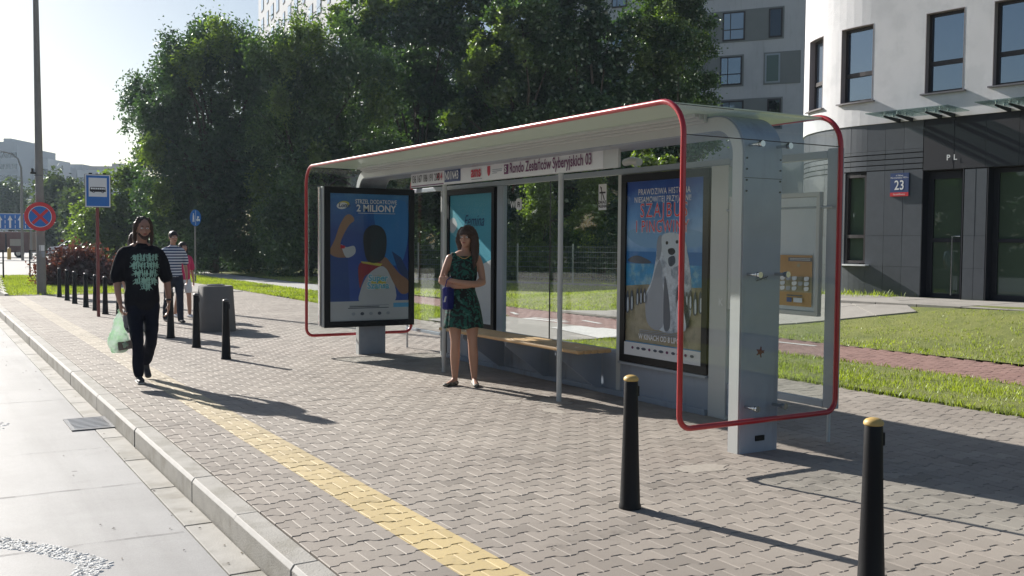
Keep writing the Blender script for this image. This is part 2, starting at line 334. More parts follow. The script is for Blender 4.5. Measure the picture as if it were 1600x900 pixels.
def text(body, size, mat, O, U, Vv, parent, name='lettering', align='LEFT', xs=1.0, bold=0.0, off=.0015, shear=0, space=1.0):
    cu = bpy.data.curves.new(name, 'FONT'); cu.body = body; cu.size = size; cu.align_x = align; cu.align_y = 'CENTER'; cu.offset = bold; cu.resolution_u = 3; cu.shear = shear; cu.space_character = space
    o = bpy.data.objects.new('tmp', cu); C.objects.link(o)
    dg = bpy.context.evaluated_depsgraph_get(); me = bpy.data.meshes.new_from_object(o.evaluated_get(dg)); bpy.data.objects.remove(o); me.materials.clear()
    U, Vv = V3(U).normalized(), V3(Vv).normalized(); N = U.cross(Vv)
    mt = Matrix((U*xs, Vv, N)).transposed().to_4x4(); mt.translation = V3(O)+N*off; me.transform(mt); me.name = name
    return link_mesh(me, name, mat, parent)
class Flat:                                   # printed shapes on a panel: u right, v down, both 0..1
    def __init__(s, O, U, Vd, step=.0006): s.O, s.U, s.V = V3(O), V3(U), V3(Vd); s.N = s.V.cross(s.U).normalized()*-1; s.N = s.U.cross(-s.V).normalized(); s.k = 1; s.step = step; s.mb = MB(); s.mats = []
    def p(s, u, v, k=0): return s.O+s.U*u+s.V*v+s.N*s.step*k
    def poly(s, pts, mat):
        if mat not in s.mats: s.mats.append(mat)
        s.k += 1; n = len(pts); vs = [s.p(u, v, s.k) for u, v in pts]
        c = list(range(n-1, -1, -1)); a = sum(pts[i][0]*pts[(i+1) % n][1]-pts[(i+1) % n][0]*pts[i][1] for i in range(n))
        s.mb.add(vs, [tuple(c) if a > 0 else tuple(range(n))], s.mats.index(mat)); return s
    def rect(s, u0, v0, u1, v1, mat): return s.poly([(u0, v0), (u1, v0), (u1, v1), (u0, v1)], mat)
    def oval(s, u, v, ru, rv, mat, n=20, a=0):
        return s.poly([(u+ru*math.cos(t)*math.cos(a)-rv*math.sin(t)*math.sin(a), v+ru*math.cos(t)*math.sin(a)*s.U.length/s.V.length+rv*math.sin(t)*math.cos(a)) for t in [2*PI*i/n for i in range(n)]], mat)
    def blob(s, pts, mat, sub=4):             # smooth closed outline
        n = len(pts); out = []
        for i in range(n):
            a, b, c, d = pts[i-1], pts[i], pts[(i+1) % n], pts[(i+2) % n]
            for k in range(sub):
                t = k/sub; out.append(tuple(.5*((2*b[z])+(c[z]-a[z])*t+(2*a[z]-5*b[z]+4*c[z]-d[z])*t*t+(3*b[z]-a[z]-3*c[z]+d[z])*t**3) for z in (0, 1)))
        return s.poly(out, mat)
    def build(s, name, parent): return s.mb.build(name, s.mats, parent)
    def text(s, body, u, v, size, mat, parent, **kw): return text(body, size, mat, s.p(u, v, s.k+2), s.U, -s.V, parent, **kw)
# ================================================================ GROUND
def sheet(name, poly, z, mat, kind='structure', nm=None):
    b = MB(); b.add([(x, y, z) for x, y in poly], [tuple(range(len(poly)))]); return tag(b.build(name, mat), kind=kind)
def rz(x, y):      # lawn rises towards the office building
    t = min(1, max(0, (x-12.6)/3.2)); s_ = t*t*(3-2*t); k = min(1, max(0, (26-y)/9)); return .5*s_*k*k*(3-2*k)
sheet('ground', [(-1500, -300), (1500, -300), (1500, 3000), (-1500, 3000)], -.30, 'soil')
road = sheet('road', [(-30, -12), (1.325, -12), (1.325, 48), (-30, 48)], -.150, 'road')
b = MB()
for (x0, y0, x1, y1, w) in ((-4, 7.34, 1.32, 7.22, .012), (-3, 5.98, 1.3, 5.88, .007), (-4, 11.46, 1.32, 11.4, .014), (-4, 3.6, 1.3, 3.5, .01), (-4, 15.5, 1.3, 15.4, .014), (-4, 19.6, 1.3, 19.5, .014), (-4, 24, 1.3, 23.8, .014), (.55, 8.62, 1.32, 8.6, .006)):
    n = 40; pts = [(x0+(x1-x0)*i/n, y0+(y1-y0)*i/n+random.uniform(-.012, .012)) for i in range(n+1)]
    for i in range(n):
        ww = w*random.uniform(.2, .9); (a, c), (d, e) = pts[i], pts[i+1]
        b.add([(a, c-ww/2, -.1465), (d, e-ww/2, -.1465), (d, e+ww/2, -.1465), (a, c+ww/2, -.1465)], [(0, 1, 2, 3)])
b.build('slab_joint', 'crack', road)
# gutter slabs along the kerb, one by one
strip = sheet('gutter', [(1.325, -12), (1.56, -12), (1.56, 48), (1.325, 48)], -.170, 'joint')
gm = None; y = -1.0; k = 0
while y < 34:
    if not (8.5 < y < 9.9):
        L = .985
        if gm is None:
            bb = MB().box(1.333, 1.495, 0, L, -.168, -.147); o = bb.build('gutter_slab', 'gutter', strip, bevel=.004); gm = o; o.location = (0, y, 0)
        else: o = gm.copy(); C.objects.link(o); o.parent = strip; o.location = (0, y, random.uniform(-.002, .001))
    y += 1.0; k += 1
    if abs(y-9.0) < .01: y = 9.115
# kerb stones
kerb = sheet('kerb', [(1.50, -12), (1.66, -12), (1.66, 48), (1.50, 48)], -.16, 'joint')
km = None; y = -1.45
while y < 32:
    if km is None:
        pr = [(1.503, -.17), (1.503, -.022), (1.520, .002), (1.640, .004), (1.640, -.17)]
        bb = MB().extr([(x, 0, z) for x, z in pr], (0, .992, 0)); km = bb.build('kerb_stone', ['kerb', 'kerb_edge'], kerb, bevel=.003)
        for p in km.data.polygons:
            if abs(p.normal.x+.7) < .35 and p.normal.z > .3: p.material_index = 1
        km.location = (0, y, 0)
    else: o = km.copy(); C.objects.link(o); o.parent = kerb; o.location = (random.uniform(-.003, .003), y, random.uniform(-.002, .003))
    y += 1.0
# storm drain
MB().box(1.333, 1.495, 9.005, 9.452, -.168, -.147).build('gutter_slab', 'gutter', strip, bevel=.004)
g = thing('storm_drain', (1.34, 9.78, -.15), 'black iron drain grating set in the gutter beside the kerb', 'drain')
fb = MB(); fb.box(1.14, 1.51, 9.46, 9.50, -.16, -.138); fb.box(1.14, 1.51, 10.06, 10.10, -.16, -.138); fb.box(1.14, 1.175, 9.5, 10.06, -.16, -.139); fb.box(1.475, 1.51, 9.5, 10.06, -.16, -.139)
fb.build('frame', 'grate', g); MB().box(1.16, 1.49, 9.48, 10.08, -.149, -.1475).build('pit_shade', 'tiled', g)  # thin black sheet stands in for the shade inside the drain
bar = None; MT['grateb'] = M('worn_iron', (.30, .31, .33), .4, .2, 20, metal=.6)
for i in range(8):
    yy = 9.522+i*.0685
    if bar is None: bar = MB().box(1.176, 1.474, 0, .036, -.1465, -.1385).build('bar', 'grateb', g); bar.location.y = yy
    else: o = bar.copy(); C.objects.link(o); o.parent = g; o.location.y = yy
# worn raised arrow in road paint
b = MB()
arrow = [[(-.4, 6.5), (-.4, 6.66), (.10, 6.42), (.37, 6.30), (.54, 6.07), (.66, 5.89), (.76, 5.70), (.86, 5.48), (.80, 5.39), (.73, 5.30), (.62, 5.33), (.66, 5.45), (.70, 5.56), (.60, 5.72), (.52, 5.88), (.36, 6.06), (.1, 6.2)],
         [(-.2, 10.2), (.25, 9.9), (.62, 9.85), (.70, 10.2), (.45, 10.3), (.1, 10.6)]]
def inside(p, poly):
    x, y = p; c = False
    for i in range(len(poly)):
        x0, y0 = poly[i-1]; x1, y1 = poly[i]
        if (y0 > y) != (y1 > y) and x < (x1-x0)*(y-y0)/(y1-y0)+x0: c = not c
    return c
for pi_, poly in enumerate(arrow):
    xs = [p[0] for p in poly]; ys = [p[1] for p in poly]
    for _ in range(7000 if pi_ == 0 else 500):
        p = (random.uniform(min(xs), max(xs)), random.uniform(min(ys), max(ys)))
        if not inside(p, poly): continue
        r = random.uniform(.007, .017); a = random.uniform(0, PI); n = 6
        top = [(p[0]+r*.5*math.cos(a+2*PI*i/n)*1.3, p[1]+r*.5*math.sin(a+2*PI*i/n), -.1455) for i in range(n)]
        bot = [(p[0]+r*math.cos(a+2*PI*i/n)*1.3, p[1]+r*math.sin(a+2*PI*i/n), -.150) for i in range(n)]
        b.add(top+bot, [tuple(range(n))]+[(i, n+i, n+(i+1) % n, (i+1) % n) for i in range(n)])
tag(b.build('arrow_marking', 'white'), kind='stuff')
# ---------------- pavement of wavy interlocking pavers
pave = sheet('pavement', [(1.63, -12), (8.62, -12), (8.62, 30.2), (1.63, 30.2)], -.022, 'joint')
PW, PH = .20, .14
def paver_mesh(name='paver'):
    g_ = .0027; a = .0165; hx, hy = PW/2-g_*.45, PH/2-g_
    wave = [(-hx, a), (-.056, a), (-.030, -a), (.030, -a), (.056, a), (hx, a)]
    out = [(x, -(hy+y)) for x, y in wave]+[(x, hy+y) for x, y in reversed(wave)]
    n = len(out); ch = .005
    ins = [(x*(1-ch/hx), y*(1-ch/(hy+a))) for x, y in out]
    vs = [(x, y, -.012) for x, y in out]+[(x, y, -.0035) for x, y in out]+[(x, y, 0) for x, y in ins]
    fs = [tuple(range(2*n, 3*n))]
    for L in (0, 1): fs += [(L*n+i, L*n+(i+1) % n, (L+1)*n+(i+1) % n, (L+1)*n+i) for i in range(n)]
    return vs, fs
pv, pf = paver_mesh(); pm = bpy.data.meshes.new('paver'); pm.from_pydata(pv, [], pf); pm.materials.append(MT['paver'])
mud = None
cells = []
row = 0; y = .6
while y < 30.1:
    xo = (row % 2)*PW/2; x = 1.655+xo*1.0
    while x+PW/2 < 8.63:
        cells.append((x+PW/2-.0, y)); x += PW
    row += 1; y += PH
def proj(x, y, z=0):
    v = V3((x, y, z-H)); d = v.dot(_f)
    if d < .5: return None
    return 800+F*v.dot(CR)/d, 450-F*v.dot(CU)/d, d
vis = []
for x, y in cells:
    q = proj(x, y)
    if q is None or not (-60 < q[0] < 1680 and q[1] < 990): continue
    vis.append((q[2], x, y, -20 < q[0] < 1620 and q[1] < 925))
vis.sort(); hid = (5.1, 5.6)
near = [v for v in vis if v[3]][:300]; ns = set((v[1], v[2]) for v in near)
for d, x, y, _ in near:
    o = bpy.data.objects.new('paver', pm); C.objects.link(o); o.parent = pave
    o.location = (x, y, random.uniform(-.0015, .0012)); o.rotation_euler = (random.uniform(-.008, .008), random.uniform(-.008, .008), random.uniform(-.006, .006))
rest = [(x, y) for d, x, y, _ in vis if (x, y) not in ns]
half = []
hv = [(-.0475, -.0625), (-.0475+.0, .0625)]
def half_paver():
    out = [(x+.05, y) for x, y in [(-.048, .0830-.0), (-.048, -.0830)]]
    hy = PH/2-.0035; w = [(-.048, -.0165), (-.008, -.0165), (.014, .0165), (.049, .0165)]
    out = [(x, -(hy+y)) for x, y in w]+[(x, hy+y) for x, y in reversed(w)]; n = len(out)
    vs = [(x, y, -.012) for x, y in out]+[(x, y, -.0035) for x, y in out]+[(x*.94, y*.94, 0) for x, y in out]
    fs = [tuple(range(2*n, 3*n))]
    for L in (0, 1): fs += [(L*n+i, L*n+(i+1) % n, (L+1)*n+(i+1) % n, (L+1)*n+i) for i in range(n)]
    return vs, fs
def scatter_pavers(cs, name, mat, parent, tilt=.006, vf=None, z0=0):
    vs, fs = vf or (pv, pf); vs = np.array(vs); n = len(vs); A = []
    for x, y in cs:
        w = vs.copy(); w[:, 2] += random.uniform(-.0015, .0012)+vs[:, 0]*random.uniform(-tilt, tilt)+vs[:, 1]*random.uniform(-tilt, tilt)
        w[:, 0] += x; w[:, 1] += y; A.append(w)
    N = len(A); me = bpy.data.meshes.new(name); V_ = np.concatenate(A)
    V_[:, 2] += z0
    fl = []
    for i in range(N): fl += [tuple(j+i*n for j in f) for f in fs]
    me.from_pydata(V_.tolist(), [], fl); me.update(); return tag(link_mesh(me, name, mat, parent), kind='stuff')
scatter_pavers(rest, 'laid_pavers', 'paver', pave)
scatter_pavers([(1.706, .6+PH*r_) for r_ in range(1, 212, 2)], 'cut_pavers', 'paver', pave, vf=half_paver())
b = MB()       # edging row: cut strip beside the kerb and the lawn
b.box(1.644, 1.652, -2, 30.2, -.02, -.006); b.build('edge_joint', 'joint', pave)
far = sheet('far_pavement', [(4.7, 30.2), (8.62, 30.2), (8.9, 64), (5.6, 64)], -.004, 'slab')
# pale mortar patches on the pavement
b = MB()
for (cx, cy, rx, ry) in ((5.30, 8.05, .20, .22), (4.95, 8.25, .10, .12), (4.62, 5.15, .26, .13), (5.0, 7.6, .09, .2)):
    n = 22; b.add([(cx+rx*math.cos(2*PI*i/n)*random.uniform(.6, 1.1), cy+ry*math.sin(2*PI*i/n)*random.uniform(.6, 1.1), .0022) for i in range(n)], [tuple(range(n))])
MT['mortar'] = M('mortar_stain', (.36, .325, .28), .9, .35, 30)
b.build('mortar_patch', 'mortar', pave)
# fallen bits on the ground
b = MB()
for _ in range(260):
    x = random.uniform(1.7, 8.4) if random.random() < .7 else random.uniform(.9, 1.5); y = random.uniform(3, 20); z_ = .004 if x > 1.65 else -.145; r = random.uniform(.005, .014); a = random.uniform(0, 6.28)
    if 1.5 < x < 1.66: continue
    b.add([(x+r*math.cos(a), y+r*math.sin(a), z_), (x-r*.5*math.sin(a), y+r*.5*math.cos(a), z_+.004), (x-r*math.cos(a), y-r*math.sin(a), z_), (x+r*.5*math.sin(a), y-r*.5*math.cos(a), z_+.003)], [(0, 1, 2, 3)])
MT['litter'] = M('dry_leaf_litter', (.14, .115, .08), .9, .6, 3)
tag(b.build('leaf_litter', 'litter'), kind='stuff')
# ---------------- lawns
def lawn_grid(name, x0, x1, y0, y1, nx, ny, zf, mat='lawn'):
    X, Y = np.meshgrid(np.linspace(x0, x1, nx+1), np.linspace(y0, y1, ny+1)); Z = np.vectorize(zf)(X, Y)
    i = np.arange(nx*ny); r_, c_ = i//nx, i % nx; a = r_*(nx+1)+c_
    return tag(link_mesh(arr_mesh(name, np.stack([X, Y, Z], -1).reshape(-1, 3), np.stack([a, a+1, a+nx+2, a+nx+1], 1)), name, mat, smooth=True), kind='structure')
lawn_grid('grass_strip', 8.62, 10.46, -8, 70, 6, 160, lambda x, y: .008+.012*math.sin(x*3+y))
lawn_grid('lawn', 12.30, 70, -12, 130, 140, 120, lambda x, y: .008+rz(x, y)+.015*math.sin(x*1.3+y*.7))
# bike path
bike = sheet('bike_path', [(10.46, -8), (12.30, -8), (12.30, 70), (10.46, 70)], -.018, 'joint')
cs = []; row = 0; y = 3.0
while y < 26:
    x = 10.48+(row % 2)*PW/2
    while x+PW < 12.33:
        q = proj(x+.1, y)
        if q and 400 < q[0] < 1660 and q[1] < 960: cs.append((x+.1, y))
        x += PW
    row += 1; y += PH
scatter_pavers(cs, 'red_pavers', 'paver_red', bike)
sheet('bike_path_far', [(10.46, 25.9), (12.30, 25.9), (12.30, 70), (10.46, 70)], -.012, 'farroad')
b = MB(); z = .004       # crossing and bicycle marks
for q in ([(10.50, 14.75), (10.62, 13.35), (10.15+.7, 13.25), (10.75, 14.7)], [(10.55, 17.3), (10.75, 16.1), (10.95, 16.0), (10.80, 17.3)]): b.add([(x, y, z) for x, y in q], [(0, 1, 2, 3)])
for cx, cy, L, ang in ((11.0, 16.9, 1.0, 1.75), (11.35, 15.9, .8, 1.4), (11.2, 18.6, .7, 1.2), (11.45, 12.0, .7, 1.9), (11.2, 11.3, .9, 1.3), (11.75, 11.0, .8, 1.65), (11.0, 10.9, .6, .5), (11.5, 20.3, .8, 1.6)):
    dx, dy = math.cos(ang)*L/2, math.sin(ang)*L/2; w = .05; nx, ny = -math.sin(ang)*w, math.cos(ang)*w
    b.add([(cx-dx-nx, cy-dy-ny, z), (cx+dx-nx, cy+dy-ny, z), (cx+dx+nx, cy+dy+ny, z), (cx-dx+nx, cy-dy+ny, z)], [(0, 1, 2, 3)])
b.lathe([(.30, z), (.30, z+.001)], 20, (11.15, 11.9, 0)); b.build('bicycle_marking', 'paintw', bike)
b = MB(); b.add([(9.35, 12.9, .03), (10.44, 13.1, .03), (10.44, 15.0, .03), (9.75, 14.95, .03)], [(0, 1, 2, 3)])
tag(b.build('white_slab', 'paintw'), kind='structure')
sheet('side_path', [(8.62, 12.9), (10.46, 12.9), (10.46, 18.6), (8.62, 17.6)], .022, 'slab')
# terrace and slab path at the office building (individual slabs)
fa = math.radians(8.2); FP = V3((17.5, 10.9, 0)); FD = V3((-math.sin(fa), math.cos(fa), 0)); FN = V3((math.cos(fa), math.sin(fa), 0))  # FN points into the building
def tl(t, o): p = FP+FD*t-FN*o; return p.x, p.y
terr = sheet('terrace', [tl(-12, 2.25), tl(-12, -1), tl(9, -1), tl(2.6, -1), tl(2.6, .05), tl(.1, 2.25)], .495, 'joint')
sm = None
for i in range(-10, 3):
    for j in range(3):
        t0 = i*.8
        if t0 > 1.9 and j == 2: continue
        q = [tl(t0+.01, .06+j*.73), tl(t0+.79, .06+j*.73), tl(t0+.79, .06+j*.73+.715), tl(t0+.01, .06+j*.73+.715)]
        cx = sum(p[0] for p in q)/4; cy = sum(p[1] for p in q)/4
        if sm is None: o = MB().prism([(p[0]-cx, p[1]-cy) for p in q], .45, .512).build('paving_slab', 'slab', terr, bevel=.004); sm = o
        else: o = sm.copy(); C.objects.link(o); o.parent = terr
        o.location = (cx, cy, random.uniform(-.003, .003))
pathg = thing('garden_path', (14, 12, 0), 'grey concrete slab path crossing the lawn to the entrance', 'path'); pathg.pop('label', None); pathg.pop('category', None); pathg['kind'] = 'structure'
A0, A1 = V3((14.75, 11.05, 0)), V3((12.3, 14.2, 0)); B0, B1 = V3((16.6, 13.3, 0)), V3((12.3, 18.6, 0))
for i in range(6):
    for j in range(3):
        s0, s1 = (i+.01)/6, (i+.985)/6; t0, t1 = (j+.008)/3, (j+.99)/3
        pts = []
        for (s_, t_) in ((s0, t0), (s1, t0), (s1, t1), (s0, t1)):
            p = A0.lerp(A1, s_).lerp(B0.lerp(B1, s_), t_); pts.append((p.x, p.y, rz(p.x, p.y)+.045))
        MB().extr([(x, y, z-.06) for x, y, z in pts], (0, 0, .06)).build('paving_slab', 'slab', pathg)
# ---------------- grass blades
def blades(name, pts, hmin, hmax, w, mat='blade', lean=.5):
    n = len(pts); P = np.array(pts, np.float32); h = rng.uniform(hmin, hmax, n); a = rng.uniform(0, 2*PI, n); la = rng.uniform(0, 2*PI, n); l = rng.uniform(.1, lean, n)*h
    ww = w*rng.uniform(.6, 1.3, n); dx, dy = np.cos(a)*ww, np.sin(a)*ww; lx, ly = np.cos(la)*l, np.sin(la)*l
    z0 = P[:, 2]-.01
    v0 = np.stack([P[:, 0]-dx, P[:, 1]-dy, z0], 1); v1 = np.stack([P[:, 0]+dx, P[:, 1]+dy, z0], 1)
    v2 = np.stack([P[:, 0]+dx*.6+lx*.45, P[:, 1]+dy*.6+ly*.45, z0+h*.6], 1); v3 = np.stack([P[:, 0]+lx*1.2, P[:, 1]+ly*1.2, z0+h], 1)
    V_ = np.stack([v0, v1, v2, v3], 1).reshape(-1, 3); i = np.arange(n)*4
    F_ = np.stack([i, i+1, i+2, i+3], 1); return tag(link_mesh(arr_mesh(name, V_, F_), name, mat), kind='stuff')
def grass_pts(n, x0, x1, y0, y1, zf, clump=.5, mask=None):
    X = rng.uniform(x0, x1, n); Y = rng.uniform(y0, y1, n); out = []
    for x, y in zip(X, Y):
        q = proj(x, y)
        if q is None or not (-30 < q[0] < 1640): continue
        d = noise.noise(V3((x*1.7, y*1.7, 0)))*.6+noise.noise(V3((x*5, y*5, 3)))*.5
        if d < -clump*random.random() or (d < .05 and random.random() < .35): continue
        if mask and mask(x, y): continue
        out.append((x, y, zf(x, y)))
    return out
pm_ = lambda x, y: (x < 16.6 and 14.2-(x-12.3)*1.285 < y < 18.6-(x-12.3)*1.23) or (x > 13.5 and (V3((x, y, 0))-FP).dot(-FN) < 2.3 and (V3((x, y, 0))-FP).dot(FD) < 1.0) or (x > 14.5 and 10.9 < y < 13.3)
blades('grass_strip_blades', grass_pts(60000, 8.60, 10.48, 4, 24, lambda x, y: .008, mask=lambda x, y: 12.9 < y < 18 ), .02, .062, .0045)
blades('grass_strip_far_blades', grass_pts(40000, 8.60, 10.48, 18, 48, lambda x, y: .01), .03, .08, .012)
blades('grass_edge_tufts', [(x+random.gauss(0, .025), y, 0) for x, y in zip(np.where(rng.random(9000) < .55, 8.60, 10.47), rng.uniform(4.5, 26, 9000)) if not 12.9 < y < 17.6], .03, .085, .005)
blades('lawn_blades', grass_pts(90000, 12.28, 20, 5.5, 24, rz, mask=pm_), .025, .07, .006)
blades('lawn_far_blades', grass_pts(70000, 12.28, 26, 18, 42, rz), .03, .08, .012)
blades('weeds_at_wall', [(p[0]+random.gauss(0, .12), p[1]+random.gauss(0, .2), rz(*p)) for p in [tl(random.uniform(2.3, 6), random.choice((.2, .4, .9, 1.1))+random.gauss(0, .12)) for _ in range(1100)]], .04, .17, .006)
# ================================================================ FAR GROUND LEFT
tag(sheet('left_lawn', [(2.08, 30.2), (4.7, 30.2), (5.7, 47.5), (3.0, 47.5)], .006, 'lawn'), kind='structure')
sheet('far_walk', [(-6, 47.5), (12, 47.5), (14, 64), (-6, 64)], .001, 'farroad')
sheet('side_street', [(-40, 64), (40, 64), (60, 125), (-40, 125)], -.006, 'farroad')
sheet('far_street', [(-40, 125), (300, 125), (500, 900), (-40, 900)], -.02, 'asphalt')
blades('left_lawn_blades', grass_pts(26000, 2.1, 5.4, 30.1, 46, lambda x, y: .006), .04, .10, .010)
b = MB()
for i in range(9):
    y0 = 30.2+i*1.9; b.box(2.0+i*.1, 2.1+i*.1, y0, y0+1.88, -.1, .05)
b.box(2.1, 8.5, 30.18, 30.28, -.1, .012)
tag(b.build('lawn_kerb', 'kerb', bevel=.01), kind='structure')
# ================================================================ BUS SHELTER
XF, XB, YN, YF = 4.50, 6.06, 5.25, 12.93; ZB, ZT, RR = .265, 2.545, .24
sh = thing('bus_shelter', (5.3, 9.1, 0), 'long glass bus shelter with red tube edging and rounded corners', 'bus shelter')
def hood_path(off=0, n=8, cut=True):
    """profile in (y,z) of the bent glass hood: near bottom -> roof -> far bottom"""
    r = RR-off; p = [(YN+off, ZB)]
    p += [(YN+off+r*(1-math.cos(a)), ZT-off-r+r*math.sin(a)) for a in [PI/2*i/n for i in range(n+1)]]
    p += [(YF-off-r*(1-math.cos(a)), ZT-off-r+r*math.sin(a)) for a in [PI/2*(n-i)/n for i in range(n+1)]]
    return p+[(YF-off, ZB)]
rb = .10; pts = []          # one closed red tube: front edge, far bottom, rear edge, near bottom
hp = hood_path(0, 10)[1:-1]
front = [(XF, y, z) for y, z in hp]; back = [(XB, y, z) for y, z in hp]
def corner(x, y, sx, first):
    A = [(x+sx*rb*(1-math.cos(a)), y, ZB+rb-rb*math.sin(a)) for a in [PI/2*i/6 for i in range(7)]]
    return A if first else A[::-1]
loop = front+corner(XF, YF, 1, True)+corner(XB, YF, -1, False)+back[::-1]+corner(XB, YN, -1, True)+corner(XF, YN, 1, False)
MB().tube(loop, .0205, 12, closed=True).build('edge_tube', 'red', sh, smooth=True)
def sheet_strip(prof, x0, x1, th):
    m_ = MB(); n = len(prof); N_ = []
    for i in range(n):
        (ya, za), (yb, zb) = prof[max(i-1, 0)], prof[min(i+1, n-1)]; d = math.hypot(yb-ya, zb-za) or 1; N_.append(((zb-za)/d, -(yb-ya)/d))
    ins = [(y+N_[i][0]*th, z+N_[i][1]*th) for i, (y, z) in enumerate(prof)]
    vs = []
    for x in (x0, x1): vs += [(x, y, z) for y, z in prof]+[(x, y, z) for y, z in ins]
    fs = []
    for i in range(n-1):
        fs += [(i, i+1, 2*n+i+1, 2*n+i), (n+i, 3*n+i, 3*n+i+1, n+i+1), (i, n+i, n+i+1, i+1), (2*n+i, 2*n+i+1, 3*n+i+1, 3*n+i)]
    fs += [(0, 2*n, 3*n, n), (n-1, 2*n-1, 4*n-1, 3*n-1)]; return m_.add(vs, fs)
# end panes (clear) with the bent corners, roof panes (frosted)
h = hood_path(.004, 8); zj = 2.300
nearp = [(y, z) for y, z in h if y < 7 and z > zj]; farp = [(y, z) for y, z in h if y > 9 and z > zj]
x0, x1 = XF+.012, XB-.012
MB().box(x0, x1, YN-.004, YN+.004, ZB+.012, zj-.004).build('end_pane', 'glass', sh)
MB().box(x0, x1, YF-.004, YF+.004, ZB+.012, zj-.004).build('end_pane', 'glass', sh)
nc = sheet_strip([(YN+.004, zj+.002)]+nearp[:7], x0, x1, .007); nc.build('corner_pane', 'glass', sh, smooth=False, auto=True)
fc = sheet_strip(farp[-7:]+[(YF-.004, zj+.002)], x0, x1, .007); fc.build('corner_pane', 'glass', sh, auto=True)
ys = YN+.17; ye = YF-.17; seg = (ye-ys)/4
for i in range(4):
    mb_ = MB().box(x0, x1, ys+i*seg+.004, ys+(i+1)*seg-.004, ZT-.012, ZT-.003); mb_.build('roof_pane', 'frosted', sh)
for yy in (YN, YF):         # dark joints in the end glass
    MB().box(x0, x1, yy-.005, yy+.005, zj-.004, zj+.002).build('glass_joint', 'wframe', sh)
MB().box(XF+.015, 5.12, ys, ys+.008, ZT-.016, ZT-.012).build('glass_joint', 'wframe', sh)
# posts and ceiling spine: one inverted U band
PX0, PX1 = 5.175, 5.555
def band(off, r):
    p = []; n = 10; yn, yf, zt = 5.36+off, 12.82-off, 2.515-off; r -= off
    p += [(yn, 0)]+[(yn+r*(1-math.cos(a)), zt-r+r*math.sin(a)) for a in [PI/2*i/n for i in range(n+1)]]
    p += [(yf-r*(1-math.cos(a)), zt-r+r*math.sin(a)) for a in [PI/2*(n-i)/n for i in range(n+1)]]+[(yf, 0)]; return p
def uband(x0, x1, th, o0=0):
    A, B = band(o0, .30), band(o0+th, .30); n = len(A); vs = []
    for x in (x0, x1): vs += [(x, y, z) for y, z in A]+[(x, y, z) for y, z in B]
    fs = []
    for i in range(n-1): fs += [(i, 2*n+i, 2*n+i+1, i+1), (n+i, n+i+1, 3*n+i+1, 3*n+i), (i, i+1, n+i+1, n+i), (2*n+i, 3*n+i, 3*n+i+1, 2*n+i+1)]
    fs += [(0, n, 3*n, 2*n), (n-1, 3*n-1, 4*n-1, 2*n-1)]; return MB().add(vs, fs)
uband(PX0, PX1, .125).build('portal_frame', 'post', sh, auto=True)
uband(PX0-.010, PX0-.0005, .10, .012).build('side_trim', 'steelw', sh, auto=True)
for i in range(3):          # stepped trim along the underside
    MB().box(PX0-.05-i*.045, PX0-.012-i*.045, 5.75, 12.45, ZT-.075+i*.018, ZT-.0125).build('ceiling_rib', 'steelw', sh, bevel=.004)
    MB().box(PX1+.012+i*.045, PX1+.05+i*.045, 5.75, 12.45, ZT-.075+i*.018, ZT-.0125).build('ceiling_rib', 'steelw', sh, bevel=.004)
kn = None
for yy, sy in ((YN, 1), (YF, -1)):
    for xx in (PX0+.05, PX1-.05):
        for zz in (.35, 1.33, 2.275):
            yk = yy
            m_ = MB().cyl((xx, yk-sy*.02, zz), (xx, yk+sy*.115, zz), .012, .012, 12); m_.cyl((xx, yk-sy*.022, zz), (xx, yk-sy*.006, zz), .023, .023, 16); m_.cyl((xx, yk+sy*.006, zz), (xx, yk+sy*.016, zz), .02, .02, 14)
            m_.build('glass_fixing', 'chrome', sh, smooth=False, auto=True)
for zz in (2.18, 2.10, 2.02, 1.94):
    for xx in (PX0+.02, PX1-.02): MB().cyl((xx, 5.351, zz), (xx, 5.362, zz), .007, .007, 8).build('bolt', 'bframe', sh)
MB().box(PX0+.002, PX1-.002, 5.3575, 5.362, 2.035, 2.039).build('post_joint', 'wframe', sh)
MB().box(5.33, 5.42, 5.352, 5.364, .085, .125).build('post_slot', 'bframe', sh)
MB().box(5.05, 5.2, YN+.01, YN+.02, 2.24, 2.25)
# grafitti and sticker residue on the near post
fl = Flat((PX0, 5.3605, 2.5), (PX1-PX0, 0, 0), (0, 0, -2.5), .0008)
cx, cy = .5, .70
star = []
for i in range(26):
    a = 2*PI*i/26; r = (.10 if i % 5 in (0, 1) else .055)*random.uniform(.75, 1.15); star.append((cx+r*math.cos(a)*1.15, cy+r*.30*math.sin(a)*.55))
MT['rustspot'] = M('rust_sticker', (.17, .04, .035), .8, .5, 60)
fl.poly(star, 'rustspot')
for k in range(7):
    u = .34+k*.045; v = .485+random.uniform(-.004, .004); fl.poly([(u, v), (u+.016, v-.002), (u+.03, v-.012-random.random()*.006), (u+.022, v-.014)], 'p_black')
fl.poly([(.34, .487), (.66, .474), (.66, .476), (.34, .489)], 'p_black'); fl.build('scrawl_and_sticker', sh)
# sticker on far post/near glass
# front poles carrying the name board
for yy in (8.05, 10.53):
    MB().cyl((5.365, yy, 0), (5.365, yy, 2.23), .026, .026, 16).build('pole', 'chrome' if 0 else 'steelw', sh, auto=True)
    m_ = MB().cyl((5.365, yy, 2.43), (5.365, yy, 2.475), .018, .03, 12); m_.build('hanger', 'steel', sh)
MB().cyl((5.365, 9.3, 2.43), (5.365, 9.3, 2.475), .018, .03, 12).build('hanger', 'steel', sh)
